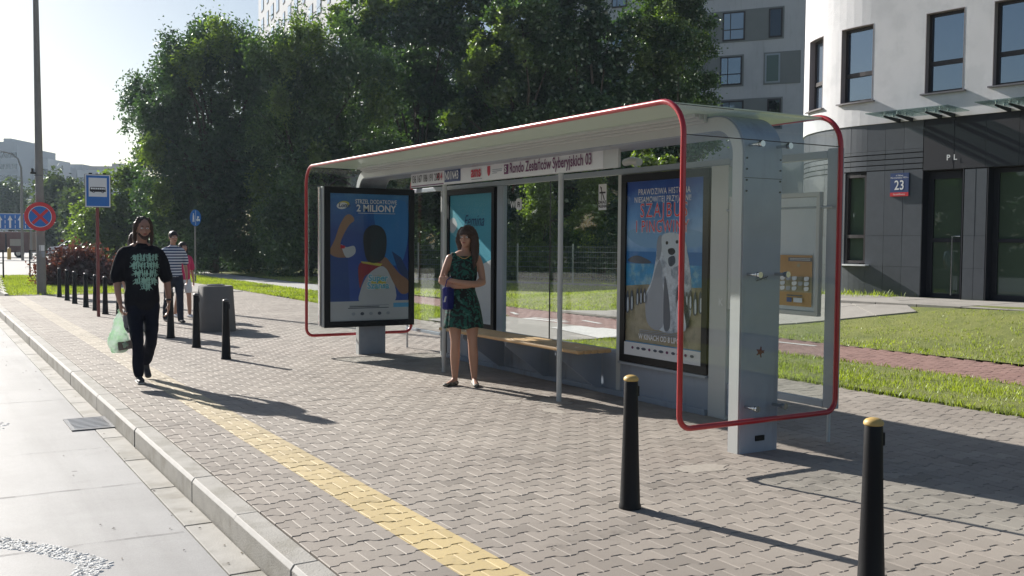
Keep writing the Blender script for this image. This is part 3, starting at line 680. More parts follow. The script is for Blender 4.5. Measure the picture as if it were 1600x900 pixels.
# rear wall frame
WX = 6.10
def wb(name, y0, y1, z0, z1, x0=WX, x1=WX+.06, mat='steel', bev=.004): return MB().box(x0, x1, y0, y1, z0, z1).build(name, mat, sh, bevel=bev)
wb('top_rail', 6.50, 13.2, 2.245, 2.30); wb('wall_post', 6.50, 6.72, 0, 2.243, WX-.01, WX+.07, 'steelw')
wb('wall_post', 8.045, 8.11, 0, 2.243, mat='steelw'); wb('wall_post', 10.42, 10.56, 0, 2.243); wb('wall_post', 11.90, 12.05, 0, 2.243, mat='bframe'); wb('wall_post', 12.052, 12.09, 0, 2.243, mat='steelw')
wb('lower_panel', 6.722, 8.043, .03, .345, WX+.004, WX+.05, 'steeld'); wb('lower_panel', 8.112, 9.398, .03, .43, WX+.004, WX+.05, 'steeld'); wb('lower_panel', 9.402, 10.418, .03, .43, WX+.004, WX+.05, 'steeld'); wb('lower_panel', 10.562, 11.898, .03, .43, WX+.004, WX+.05, 'steeld')
wb('skirting', 6.74, 11.88, .0, .055, WX-.03, WX+.003, 'steeld'); wb('sill_rail', 8.112, 10.418, .432, .465, WX-.005, WX+.045)
wb('back_pane', 8.114, 9.396, .467, 2.243, WX+.02, WX+.03, 'glass', 0); wb('back_pane', 9.404, 10.418, .467, 2.243, WX+.02, WX+.03, 'glass', 0); wb('pane_joint', 9.397, 9.403, .467, 2.243, WX+.018, WX+.032, 'wframe', 0)
# near glazed extension of the rear wall
wb('corner_post', 5.30, 5.41, .27, 2.30, mat='steel'); wb('top_rail', 5.412, 6.498, 2.225, 2.285); wb('bottom_rail', 5.412, 6.498, .27, .325)
wb('side_pane', 5.412, 6.498, .327, 2.223, WX+.02, WX+.03, 'glass', 0); wb('lower_panel', 5.95, 6.498, .04, .268, WX+.004, WX+.04, 'steeld')
MB().cyl((WX+.03, 5.37, 0), (WX+.03, 5.37, .27), .014, .014, 12).build('foot', 'steelw', sh, auto=True)
MB().cyl((WX-.02, 5.33, 1.845), (WX-.02, 6.5, 1.845), .012, .012, 10).build('cross_bar', 'steel', sh, auto=True)
# far glazed extension
wb('bottom_rail', 12.092, 13.2, .27, .31); wb('side_pane', 12.092, 13.2, .312, 2.243, WX+.02, WX+.03, 'glass', 0)
MB().cyl((WX+.03, 13.22, 0), (WX+.03, 13.22, 2.3), .016, .016, 12).build('foot', 'steelw', sh, auto=True)
# stickers on the back glass
U_, D_ = (0, -1, 0), (0, 0, -1)
ns_ = thing('no_smoking_sticker', (WX+.018, 8.38, 2.0), 'small white no smoking sticker on the back glass beside the film poster', 'sticker')
f1 = Flat((WX+.0185, 8.47, 2.165), (0, -.14, 0), (0, 0, -.27)); f1.rect(0, 0, 1, 1, 'p_white'); f1.rect(.12, .3, .88, .36, 'p_black'); f1.poly([(.2, .1), (.28, .08), (.8, .6), (.72, .63)], 'p_black'); f1.poly([(.35, .12), (.42, .12), (.42, .62), (.35, .62)], 'p_black')
f1.build('print', ns_); f1.text('ZAKAZ\nPALENIA', .5, .78, .042, 'p_black', ns_, align='CENTER', bold=.001)
wf = thing('wifi_sticker', (WX+.018, 10.2, 2.0), 'small white wifi lettering stuck on the back glass near the sign end', 'sticker')
f1 = Flat((WX+.0185, 10.14, 2.075), (0, -.13, 0), (0, 0, -.14)); f1.blob([(.05, .1), (.5, .0), (.95, .1), (1, .5), (.95, .9), (.5, 1), (.05, .9), (0, .5)], 'p_white'); f1.build('print', wf)
f1.text('Fi', .5, .55, .085, 'p_black', wf, align='CENTER', bold=.003); text('Wi', .11, 'p_white', (WX+.0185, 10.27, 2.0), U_, (0, 0, 1), wf, bold=.003)
ar = text('K', .09, 'p_white', (WX-.012, 6.60, 1.035), U_, (0, 0, 1), sh, name='arrow_sticker', bold=.002)
# ---------------- bench
be = thing('bench', (5.7, 9.4, 0), 'wooden slatted bench on triangular steel brackets under the shelter glass', 'bench')
sl_ = None
for i in range(5):
    if sl_ is None: sl_ = MB().box(5.50, 5.573, 7.92, 10.95, .462, .502).build('slat', 'wood', be, bevel=.014)
    else: o = sl_.copy(); C.objects.link(o); o.parent = be; o.location.x = i*.083
for yy in (8.35, 9.35, 10.35):
    MB().extr([(5.52, yy, .455), (6.095, yy, .455), (6.095, yy, .05), (6.02, yy, .05), (5.52, yy, .415)], (0, .012, 0)).build('bracket', 'steeld', be)
    MB().box(5.52, 6.095, yy-.03, yy+.04, .452, .461).build('bracket_flange', 'steeld', be)
# ---------------- stop name board
sg = thing('stop_name_board', (5.34, 9.2, 2.2), 'long white stop name board with purple lettering hung under the shelter roof', 'sign')
MB().box(5.345, 5.375, 7.11, 11.43, 2.225, 2.43).build('board', 'steelw', sg, bevel=.004)
L = 4.08; f1 = Flat((5.344, 11.41, 2.415), (0, -L, 0), (0, 0, -.185)); f1.rect(0, 0, 1, 1, 'p_white')
f1.rect(.565, -.03, 1, .04, 'p_purple'); f1.rect(0, .90, .22, .97, 'p_purple'); f1.rect(.225, .06, .325, .88, 'p_navy')
f1.rect(.565, .22, .588, .78, 'p_purple'); f1.oval(.485, .5, .008, .27, 'p_red'); f1.poly([(.477, .2), (.493, .2), (.493, .55), (.485, .8), (.477, .55)], 'p_red')
for v_ in (.42, .52, .62): f1.rect(.505, v_, .555 if v_ < .6 else .53, v_+.04, 'p_grey')
f1.rect(.39, .86, .45, .9, 'p_grey'); f1.build('print', sg)
kw = dict(bold=.0012)
f1.text('Rondo Zesłańców Syberyjskich 03', .595, .50, .152, 'p_purple', sg, xs=.70, bold=.0022); f1.text('136 167 186 191 208', .006, .5, .125, 'p_black', sg, xs=.66, space=1.08, **kw); f1.text('414', .178, .5, .125, 'p_red', sg, xs=.78, **kw)
f1.text('N01N43', .230, .5, .135, 'p_white', sg, xs=.72, bold=.003); f1.text('ams', .388, .46, .17, 'p_red', sg, xs=.85, bold=.005); f1.text('S', .57, .5, .09, 'p_white', sg, bold=.002)
cc = thing('security_camera', (6.1, 7.75, 2.35), 'small white camera on the shelter top rail beside the name board', 'camera')
MB().tube([(6.1, 8.0, 2.36), (6.08, 7.86, 2.37), (6.06, 7.72, 2.345)], [.035, .04, .038], 14).build('housing', 'steelw', cc, auto=True); MB().cyl((6.13, 7.85, 2.30), (6.09, 7.86, 2.35), .014, .014, 8).build('mount', 'steelw', cc)
# ================================================================ ADVERT CASES
for k_, c_ in dict(bl1=(.012, .055, .24), bl2=(.03, .19, .50), bl3=(.10, .38, .66), bl4=(.30, .58, .78), sky=(.22, .42, .68), sand=(.36, .31, .20), sand2=(.24, .22, .15), fur=(.33, .36, .42), furd=(.07, .085, .12), furw=(.62, .68, .74), skin_p=(.30, .165, .10), orange=(.50, .27, .09), turq=(.10, .42, .55), turq2=(.22, .58, .68), jersey=(.50, .52, .55), yel=(.55, .50, .08), green=(.1, .3, .25), maroon=(.28, .02, .04)).items(): MT[k_] = M('print_'+k_, c_, .45, .07, 6)
def grad_mat(name, cols, z0, z1):
    m, t, b, o = nodes(name); g = t.nodes.new('ShaderNodeNewGeometry'); s_ = t.nodes.new('ShaderNodeSeparateXYZ'); t.links.new(g.outputs['Position'], s_.inputs[0])
    r = t.nodes.new('ShaderNodeMapRange'); r.inputs[1].default_value = z0; r.inputs[2].default_value = z1; t.links.new(s_.outputs[2], r.inputs[0])
    nz = noise_node(t, g.outputs['Position'], 4, 6, .6); f = math_node(t, 'SUBTRACT', math_node(t, 'ADD', r.outputs[0], math_node(t, 'MULTIPLY', nz, .3)), .15)
    cr = t.nodes.new('ShaderNodeValToRGB'); e = cr.color_ramp.elements
    for i, (p, c) in enumerate(cols):
        q = e[i] if i < 2 else e.new(p); q.position = p; q.color = (*c, 1)
    t.links.new(f, cr.inputs[0]); t.links.new(cr.outputs[0], b.inputs['Base Color']); b.inputs['Roughness'].default_value = .45; return m
MT['film_sky'] = grad_mat('print_film_sky', [(0, (.12, .40, .70)), (.25, (.04, .25, .62)), (.45, (.34, .55, .82)), (.62, (.14, .36, .74)), (.85, (.02, .09, .42)), (1, (.012, .045, .26))], 1.1, 2.25)
MT['lot_sky'] = grad_mat('print_lottery', [(0, (.03, .08, .35)), (.35, (.015, .06, .32)), (.6, (.01, .05, .26)), (.85, (.02, .12, .38)), (1, (.07, .25, .5))], .7, 2.25)
def case(name, label, O, U, Vd, N, thick, bw, mat='bframe', parent_frame='frame'):
    """lit advert case: outer box with a frame, poster inset and a glass door; O top-left of outer front"""
    O, U, Vd, N = V3(O), V3(U), V3(Vd), V3(N)
    c = O+U*.5+Vd*1; t = thing(name, c, label, 'advert'); u, v = U.normalized(), Vd.normalized(); w, h_ = U.length, Vd.length
    MB().obox(O+U*.5+Vd*.5-N*(thick/2+.012), u, v, N, w/2-.004, h_/2-.004, thick/2-.012).build('case', mat, t, bevel=.004)
    for a, hx, hy in ((O+U*.5+v*bw/2, w/2, bw/2), (O+U*.5+Vd-v*bw*.5, w/2, bw/2)): MB().obox(a-N*.012, u, v, N, hx, hy, .012).build('frame', mat, t)
    for a in (O+u*bw/2+Vd*.5, O+U-u*bw/2+Vd*.5): MB().obox(a-N*.012, u, v, N, bw/2, h_/2-bw-.0005, .012).build('frame', mat, t)
    MB().obox(O+U*.5+Vd*.5-N*.006, u, v, N, w/2-bw-.001, h_/2-bw-.001, .002).build('glass_door', 'glassd', t)
    fl = Flat(O+u*bw+v*bw-N*.0215, u*(w-2*bw), v*(h_-2*bw), .0005); return t, fl
# film poster
MT['p_red2'] = M('print_dark_red', (.60, .004, .02), .45, .05, 5)
t, f = case('film_poster_case', 'black framed cinema poster of a big white dog among penguins', (WX-.02, 8.03, 2.235), (0, -1.29, 0), (0, 0, -1.87), (-1, 0, 0), .10, .075)
MB().obox((WX-.02+.03, 7.385, .35), (1, 0, 0), (0, 1, 0), (0, 0, 1), .045, .65, .012).build('bottom_lip', 'steel', t)
f.rect(0, 0, 1, 1, 'film_sky'); f.rect(0, .40, 1, .62, 'bl2')
MT['sea'] = M('print_sea', (.04, .30, .60), .4, .5, 12, col2=(.22, .48, .62), c2s=9); MT['sandp'] = M('print_sand', (.40, .34, .22), .5, .25, 9, col2=(.26, .23, .14), c2s=5)
f.rect(0, .47, 1, .62, 'sea'); f.poly([(0, .60), (.3, .585), (.6, .60), (1, .585), (1, .92), (0, .92)], 'sandp'); f.blob([(0, .3), (.15, .27), (.4, .3), (.7, .27), (1, .3), (1, .36), (.6, .38), (.2, .37)], 'sky')
f.blob([(.02, .455), (.08, .43), (.18, .425), (.32, .45), (.33, .465), (.15, .468)], 'furd')
MT['furn'] = M('print_fur', (.66, .71, .78), .6, .5, 26, col2=(.30, .35, .43), c2s=9)
f.blob([(0.301, 0.776), (0.276, 0.649), (0.352, 0.564), (0.404, 0.448), (0.429, 0.358), (0.519, 0.315), (0.685, 0.310), (0.788, 0.374), (0.839, 0.480), (0.864, 0.607), (0.864, 0.713), (0.813, 0.798), (0.685, 0.840), (0.480, 0.840)], 'furn')
f.blob([(0.301, 0.798), (0.276, 0.670), (0.352, 0.586), (0.416, 0.480), (0.468, 0.448), (0.493, 0.564), (0.532, 0.670), (0.519, 0.798), (0.429, 0.840)], 'fur'); f.blob([(0.532, 0.533), (0.583, 0.649), (0.608, 0.798), (0.557, 0.840), (0.519, 0.798), (0.519, 0.607)], 'furd')
f.blob([(0.416, 0.374), (0.436, 0.321), (0.480, 0.310), (0.480, 0.395), (0.442, 0.448)], 'fur'); f.blob([(0.480, 0.321), (0.570, 0.294), (0.711, 0.305), (0.788, 0.352), (0.800, 0.416), (0.711, 0.469), (0.608, 0.480), (0.519, 0.437)], 'furw')
f.oval(0.551, 0.350, .017, .010, 'p_black'); f.oval(0.679, 0.344, .017, .010, 'p_black'); f.blob([(0.570, 0.384), (0.634, 0.379), (0.660, 0.400), (0.621, 0.416), (0.576, 0.408)], 'p_black'); f.blob([(0.576, 0.432), (0.647, 0.421), (0.660, 0.458), (0.608, 0.480), (0.576, 0.464)], 'furd')
for i, (u, v, s_) in enumerate(((.03, .70, 1), (.09, .69, .9), (.17, .665, .75), (.22, .66, .7), (.27, .655, .65), (.86, .66, .8), (.92, .68, .95), (.985, .67, .9), (.82, .655, .6))):
    f.blob([(u-.022*s_, v+.05*s_), (u-.025*s_, v-.03*s_), (u, v-.075*s_), (u+.022*s_, v-.02*s_), (u+.02*s_, v+.05*s_)], 'furd'); f.blob([(u-.004, v+.045*s_), (u-.006, v-.02*s_), (u+.012*s_, v-.03*s_), (u+.016*s_, v+.04*s_)], 'furw')
f.blob([(.70, .72), (.68, .62), (.73, .57), (.80, .64), (.86, .78), (.80, .80)], 'furd'); f.blob([(.70, .80), (.70, .68), (.75, .66), (.82, .80), (.76, .83)], 'furw')
f.rect(0, .925, 1, 1.0, 'p_white')
for i in range(11): f.oval(.12+i*.078, .955, .016+.008*(i % 3), .008, 'furd' if i % 3 else 'p_purple')
for r_ in range(4): f.rect(.22, .845+r_*.009, .78, .849+r_*.009, 'fur')
f.build('poster', t)
f.text('PRAWDZIWA HISTORIA', .52, .065, .082, 'p_white', t, align='CENTER', xs=.80, bold=.0006, space=1.1); f.text('NIESAMOWITEJ PRZYJAŹNI!', .5, .108, .078, 'p_white', t, align='CENTER', xs=.80, bold=.0006, space=1.1)
for bo, mm, dz in ((.004, 'furw', 0), (-.0005, 'p_red2', .6)):
    f.k += 1; f.text('SZAJBUS', .52, .172, .195, mm, t, align='CENTER', xs=.80, bold=bo, space=1.25); f.text('I PINGWINY', .50, .262, .165, mm, t, align='CENTER', xs=.78, bold=bo, space=1.14)
f.text('W KINACH OD 8 LIPCA', .5, .885, .072, 'p_white', t, align='CENTER', xs=.85, bold=.0022)
# lottery light box at the far end
t, f = case('lottery_light_box', 'tall black framed lottery advert in blue beside the far shelter post', (4.635, 12.60, 2.275), (1.315, 0, 0), (0, 0, -1.885), (0, -1, 0), .09, .082)
MB().box(4.606, 4.632, 12.60, 12.67, .40, 2.275).build('side_profile', 'steelw', t, bevel=.005); MB().box(4.575, 4.597, 12.63, 12.69, .42, 2.27).build('side_profile', 'chrome', t, bevel=.004); MB().box(4.5975, 4.6055, 12.64, 12.69, .42, 2.26).build('side_groove', 'steel', t)
f.rect(0, 0, 1, 1, 'lot_sky'); f.poly([(0, .45), (.22, .5), (.25, .84), (0, .84)], 'bl1'); f.blob([(.55, .1), (.95, .05), (1, .3), (.9, .55), (.7, .5)], 'bl2'); f.poly([(.78, .45), (.9, .5), (1, .62), (1, .7), (.86, .6)], 'p_navy')
f.blob([(0, .44), (.06, .36), (.12, .25), (.20, .17), (.27, .17), (.30, .21), (.24, .245), (.17, .32), (.13, .40), (.2, .44), (.3, .43), (.28, .49), (.1, .50), (0, .47)], 'skin_p')
f.blob([(.14, .40), (.2, .42), (.3, .41), (.31, .47), (.2, .5)], 'jersey'); f.poly([(.13, .40), (.19, .41), (.18, .43), (.13, .43)], 'p_red')
f.blob([(.35, .62), (.36, .56), (.42, .535), (.65, .54), (.62, .60), (.45, .64), (.40, .70), (.37, .74)], 'maroon'); f.blob([(.37, .85), (.38, .76), (.43, .68), (.50, .62), (.64, .57), (.74, .60), (.80, .68), (.83, .84), (.6, .86)], 'jersey')
f.blob([(.63, .51), (.70, .50), (.76, .54), (.88, .63), (1, .69), (1, .78), (.90, .79), (.80, .70), (.72, .60), (.65, .56)], 'skin_p'); f.poly([(.38, .53), (.66, .55), (.63, .57), (.40, .545)], 'yel')
f.blob([(.42, .42), (.42, .31), (.50, .25), (.62, .25), (.70, .31), (.71, .42), (.67, .51), (.56, .545), (.46, .52)], 'p_black')
f.rect(0, .845, 1, 1, 'jersey'); f.rect(.80, .865, 1, .90, 'bl3'); f.rect(.24, .885, .62, .892, 'furd'); f.rect(.24, .875, .74, .882, 'fur'); f.rect(.22, .897, .74, .903, 'furd')
for i in range(5): f.oval(.29+i*.11, .945, .024, .013, 'furd' if i in (1, 3) else 'fur')
f.oval(.15, .095, .07, .028, 'p_white', a=-.12); f.oval(.165, .088, .075, .028, 'yel', a=-.12); f.oval(.15, .095, .066, .024, 'p_white', a=-.12); f.oval(.60, .70, .10, .055, 'yel'); f.rect(.345, .15, .82, .153, 'p_white')
f.build('poster', t)
f.text('Lotto', .10, .095, .075, 'p_navy', t, bold=.002, shear=.2); f.text('STRZEL DODATKOWE', .575, .062, .080, 'p_white', t, align='CENTER', xs=.75, bold=.0006); f.text('2 MILIONY', .575, .115, .128, 'p_white', t, align='CENTER', xs=.95, bold=.003)
f.text('Super', .60, .665, .125, 'p_white', t, align='CENTER', bold=.010); f.text('Szansa', .60, .725, .125, 'p_white', t, align='CENTER', bold=.010); f.k += 1; f.text('Super', .60, .665, .125, 'turq', t, align='CENTER', bold=.003); f.text('Szansa', .60, .725, .125, 'turq', t, align='CENTER', bold=.003)
# turquoise advert behind the woman
t, f = case('turquoise_advert_case', 'narrow black framed turquoise advert behind the standing woman', (WX-.02, 11.88, 2.235), (0, -1.28, 0), (0, 0, -1.78), (-1, 0, 0), .10, .07)
f.rect(0, 0, 1, 1, 'turq'); f.poly([(0, .08), (.5, .34), (.5, .42), (0, .30)], 'turq2'); f.blob([(0, .2), (.1, .18), (.18, .24), (.08, .3), (0, .28)], 'p_white'); f.rect(0, .70, 1, 1, 'p_white'); f.poly([(.5, .6), (1, .5), (1, .72), (.5, .72)], 'p_white'); f.build('poster', t)
f.text('Femina', .34, .21, .21, 'p_navy', t, shear=.4, xs=.9)
# timetable case behind the near post
t = thing('timetable_case', (WX-.03, 5.95, 1.4), 'white framed timetable case with an orange map at its foot', 'notice case')
y0, y1, z0, z1 = 5.44, 6.45, .985, 1.965
MB().box(WX-.025, WX+.005, y0+.02, y1-.02, z0+.02, z1-.02).build('backboard', 'p_grey' if 0 else 'steel', t)
for a in ((y0, y1, z0, z0+.035), (y0, y1, z1-.035, z1), (y0, y0+.035, z0+.0355, z1-.0355), (y1-.035, y1, z0+.0355, z1-.0355)): MB().box(WX-.045, WX-.002, *a).build('frame', 'steelw', t, bevel=.004)
f = Flat((WX-.0262, y1-.04, z1-.04), (0, -(y1-y0-.08), 0), (0, 0, -(z1-z0-.08))); MT['paper'] = M('timetable_paper', (.74, .78, .82), .6, .08, 5, col2=(.68, .73, .77), c2s=2); MT['sheetp'] = M('timetable_sheet', (.78, .80, .82), .6, .06, 30)
f.rect(0, 0, 1, 1, 'paper'); f.rect(.02, .05, .30, .62, 'sheetp'); f.rect(.05, .08, .25, .10, 'furd'); f.rect(.05, .14, .14, .15, 'furd')
for i in range(16): f.rect(.05+.0*(i % 2), .20+i*.024, .12+.13*((i*7 % 5)/5), .207+i*.024, 'fur')
f.rect(.60, .51, .97, .965, 'orange'); f.rect(.60, .70, .97, .84, 'sand'); f.rect(.70, .53, .97, .565, 'furd'); f.rect(.72, .538, .95, .543, 'p_white'); f.rect(.72, .55, .95, .555, 'p_white'); f.oval(.82, .60, .02, .016, 'sand')
for i in range(5):
    for j in range(3): f.blob([(.615+i*.07, .705+j*.045), (.665+i*.07, .70+j*.045), (.66+i*.07, .73+j*.045), (.62+i*.07, .735+j*.045)], ('sheetp', 'fur', 'furw', 'sand2')[(i+j*2) % 4])
f.rect(.70, .865, .88, .875, 'furd'); f.rect(.70, .89, .76, .93, 'bl1'); f.rect(.78, .89, .88, .93, 'furw')
f.build('sheets', t); MB().box(WX-.042, WX-.039, y0+.036, y1-.036, z0+.036, z1-.036).build('glass_door', 'glassd', t)
# ================================================================ STREET FURNITURE
def bollard(x, y, label, gold, group='bollards along the pavement', tilt=0):
    t = thing('bollard', (x, y, 0), label, 'bollard', group)
    MB().lathe([(.066, 0), (.066, .015), (.060, .03), (.0505, .30), (.043, .58), (.0405, .745), (.0385, .752)], 24, (x, y, 0)).build('shaft', 'black', t, auto=True)
    MB().lathe([(.0405, .752), (.044, .757), (.043, .768), (.034, .778), (.02, .784), (.004, .786)], 24, (x, y, 0)).build('cap', 'brass' if gold else 'capd', t, auto=True)
    MB().box(x+.034, x+.048, y-.022, y-.002, .66, .72).build('reflector_bracket', 'black', t, bevel=.004)
    t.rotation_euler = (random.uniform(-.012, .012), tilt, random.uniform(-.3, .3)); return t
MT['capd'] = M('dull_cap', (.10, .095, .09), .35, .2, 20)
bollard(3.63, 2.92, 'black bollard with a golden cap nearest the camera at the right', True); bollard(3.56, 4.58, 'black bollard with a golden cap in front of the film poster', True, tilt=-.012)
bollard(3.43, 12.99, 'black bollard nearest the red tube corner, in front of the concrete bin', False); bollard(3.43, 14.60, 'black bollard touching the left side of the concrete bin', False); bollard(3.41, 16.2, 'black bollard beside the watch hand of the man in black', False)
lb = ['black bollard half hidden behind the carrier bag hand', 'black bollard just right of the bus stop sign post', 'black bollard seen just left of the bus stop sign post', 'fourth bollard from the left end of the row before the red bush', 'third bollard from the left end of the row before the red bush', 'second bollard from the left end of the row before the red bush', 'leftmost bollard of the row, nearest the lamp pole']
for (x, y), l in zip(((3.36, 20.6), (3.32, 22.0), (3.30, 23.2), (3.27, 24.4), (3.22, 25.9), (3.22, 27.3), (3.22, 28.9)), lb): bollard(x, y, l, False)
# concrete bin
t = thing('litter_bin', (4.37, 17.2, 0), 'tapered grey concrete litter bin standing behind the bollards', 'litter bin')
sq = lambda a, n=4.5: 1/((abs(math.cos(a))**n+abs(math.sin(a))**n)**(1/n))
m_ = MB(); n = 40
for (r, z) in ((.30, 0), (.305, .02), (.262, .76), (.25, .775)):
    m_.v += [(4.37+r*sq(2*PI*i/n)*math.cos(2*PI*i/n), 17.2+r*sq(2*PI*i/n)*math.sin(2*PI*i/n), z) for i in range(n)]
for L_ in range(3): m_.f += [(L_*n+i, L_*n+(i+1) % n, (L_+1)*n+(i+1) % n, (L_+1)*n+i) for i in range(n)]
m_.f += [tuple(range(n-1, -1, -1)), tuple(range(3*n, 4*n))]; m_.m = [0]*len(m_.f); m_.build('body', 'bin', t, auto=True)
MB().lathe([(.15, .772), (.15, .795), (.12, .80), (.11, .777)], 24, (4.37, 17.2, 0)).build('rim', 'grate', t)
# bus stop sign
t = thing('bus_stop_sign', (3.09, 21.3, 0), 'blue and white bus stop sign on a red brown post', 'sign')
MB().cyl((3.09, 21.32, 0), (3.09, 21.32, 2.86), .032, .032, 14).build('post', 'rust', t, auto=True)
MB().box(2.85, 3.335, 21.255, 21.285, 2.185, 2.845).build('plate', 'bframe', t, bevel=.01); MB().box(2.93, 2.99, 21.25, 21.30, 2.846, 2.87).build('clamp', 'bframe', t); MB().box(3.19, 3.25, 21.25, 21.30, 2.846, 2.87).build('clamp', 'bframe', t)
f = Flat((2.858, 21.254, 2.838), (.469, 0, 0), (0, 0, -.645)); f.rect(0, 0, 1, 1, 'signwhite'); f.rect(.045, .03, .955, .97, 'signblue'); f.rect(.14, .10, .86, .68, 'signwhite')
f.blob([(.2, .40), (.22, .385), (.5, .38), (.77, .385), (.80, .40), (.81, .47), (.80, .525), (.5, .53), (.2, .525)], 'p_black')
for i in range(6): f.rect(.225+i*.088, .405, .298+i*.088, .455, 'signwhite')
f.rect(.755, .41, .79, .46, 'signwhite'); f.oval(.33, .535, .045, .03, 'p_black'); f.oval(.69, .535, .045, .03, 'p_black'); f.oval(.33, .535, .018, .012, 'signwhite'); f.oval(.69, .535, .018, .012, 'signwhite'); f.build('print', t)
# tall concrete lamp pole with sticker
t = thing('lamp_pole', (2.93, 30.55, 0), 'tall thin grey concrete pole at the left with a paper sticker', 'pole')
MB().tube([(2.95, 30.55, 0), (2.93, 30.55, 3), (2.90, 30.55, 8.5), (2.88, 30.55, 11.5)], [.125, .105, .07, .055], 18).build('shaft', 'conc', t, auto=True)
MB().tube([(2.83, 30.44, .95+.05), (2.83, 30.44, 1.45)], .001, 4)
for zz, hh in ((1.30, .16), (1.12, .17)):
    m_ = MB(); n = 7
    for z_ in (zz-hh/2, zz+hh/2): m_.v += [(2.945+.117*math.sin(a), 30.55-.117*math.cos(a), z_) for a in [-1.0+i*.3 for i in range(n)]]
    m_.f = [(i, i+1, n+i+1, n+i) for i in range(n-1)]; m_.m = [0]*len(m_.f); m_.build('sticker', 'signwhite' if zz > 1.2 else 'p_grey', t)
m_ = MB().box(2.70, 2.84, 30.46, 30.58, 3.35, 3.40); m_.box(2.72, 2.78, 30.44, 30.5, 3.40, 3.50); m_.build('bracket', 'bframe', t); MB().cyl((2.915, 30.55, 3.30), (2.915, 30.55, 3.33), .112, .112, 18).build('strap', 'grate', t)
t = thing('no_stopping_sign', (2.93, 30.4, 2.17), 'round red and blue no stopping sign fixed to the tall pole', 'sign')
m_ = MB().cyl((2.92, 30.40, 2.17), (2.92, 30.385, 2.17), .40, .40, 40); m_.build('plate', 'signred', t)
f = Flat((2.52, 30.384, 2.57), (.8, 0, 0), (0, 0, -.8)); f.oval(.5, .5, .37, .37, 'p_white', 36); f.oval(.5, .5, .355, .355, 'signblue', 36)
for s_ in (1, -1): f.poly([(.5-.24-.035*1, .5-s_*.24+s_*.035), (.5-.24+.035, .5-s_*.24-s_*.035), (.5+.24+.035, .5+s_*.24-s_*.035), (.5+.24-.035, .5+s_*.24+s_*.035)], 'signred')
f.build('print', t); MB().box(2.86, 2.98, 30.40, 30.46, 2.1, 2.2).build('clamp', 'grate', t)
# round blue path sign
t = thing('path_sign', (8.68, 37, 0), 'round blue foot and cycle path sign on a thin grey post', 'sign')
MB().cyl((8.68, 37.02, 0), (8.68, 37.02, 2.6), .03, .03, 12).build('post', 'conc', t, auto=True)
ux = V3((math.cos(.65), math.sin(.65), 0)); nn = ux.cross(V3((0, 0, 1)))
MB().cyl(V3((8.68, 36.97, 2.36)), V3((8.68, 36.97, 2.36))+nn*.012, .30, .30, 32).build('plate', 'signblue', t)
f = Flat(V3((8.68, 36.97, 2.66))-ux*.3+nn*.013, ux*.6, (0, 0, -.6)); f.rect(.485, .06, .515, .94, 'signwhite'); f.oval(.30, .28, .05, .05, 'signwhite'); f.poly([(.24, .34), (.36, .34), (.38, .75), (.32, .75), (.30, .55), (.28, .75), (.22, .75)], 'signwhite')
f.oval(.64, .62, .08, .08, 'signwhite'); f.oval(.80, .62, .08, .08, 'signwhite'); f.poly([(.62, .40), (.80, .40), (.82, .46), (.64, .60)], 'signwhite'); f.build('print', t)
# simple left railing
t = thing('railing', (3.5, 44, 0), 'low dark metal railing posts and bars at the far end of the grass', 'railing')
P_ = [(1.2, 41.8), (2.79, 42.6), (3.78, 43.4), (5.2, 44.6), (6.6, 45.8)]
for x, y in P_: MB().cyl((x, y, 0), (x, y, 1.12), .03, .03, 8).build('post', 'bframe', t)
for (a, b_) in zip(P_[:1]+P_[2:-1], P_[1:2]+P_[3:]):
    for z_ in (1.08, .62): MB().cyl((*a, z_), (*b_, z_), .022, .022, 6).build('bar', 'bframe', t)
# ================================================================ OFFICE BUILDING (right)
R_, TC = 3.0, 3.2
CC = FP+FD*TC+FN*R_
def fac(s_, z, o=0):        # facade point; o = distance in front of the wall
    if s_ <= TC: p = FP+FD*s_-FN*o
    else:
        a = (s_-TC)/R_; p = CC+(-FN*math.cos(a)+FD*math.sin(a))*(R_+o)
    return (p.x, p.y, z)
def cut(a, b, st=.2):
    if b <= TC: return [a, b]
    pts = [a]; x = max(a, TC)
    if a < TC: pts.append(TC)
    n = max(1, math.ceil((b-x)/st)); pts += [x+(b-x)*i/n for i in range(1, n+1)]; return pts
def slabw(mb, s0, s1, z0, z1, o0, o1, mi=0):   # curved box between depths o0 (back) and o1 (front)
    P_ = cut(s0, s1); n = len(P_); vs = [fac(s, z, o) for o in (o0, o1) for z in (z0, z1) for s in P_]
    q = lambda o, z, i: (o*2+z)*n+i; fs = []
    for i in range(n-1):
        fs += [(q(1, 0, i), q(1, 0, i+1), q(1, 1, i+1), q(1, 1, i)), (q(0, 0, i+1), q(0, 0, i), q(0, 1, i), q(0, 1, i+1)), (q(0, 1, i), q(1, 1, i), q(1, 1, i+1), q(0, 1, i+1)), (q(0, 0, i), q(0, 0, i+1), q(1, 0, i+1), q(1, 0, i))]
    fs += [(q(0, 0, 0), q(1, 0, 0), q(1, 1, 0), q(0, 1, 0)), (q(0, 0, n-1), q(0, 1, n-1), q(1, 1, n-1), q(1, 0, n-1))]
    return mb.add(vs, fs, mi)
ob = thing('office_building', FP, 'white rendered office building with a rounded corner and dark stone ground floor', 'building')
WINS = [(4.55, 5.28), (3.12, 3.93), (1.20, 1.98), (-.22, .64), (-2.1, -1.3), (-4.0, -3.2)]
SE = 8.0; mb_ = MB(); mr = MB()
rows = [(4.55, 6.14), (7.55, 9.15)]
zcuts = [(4.08, 4.55, 0), (4.55, 6.14, 1), (6.14, 7.55, 0), (7.55, 9.15, 1), (9.15, 11.2, 0)]
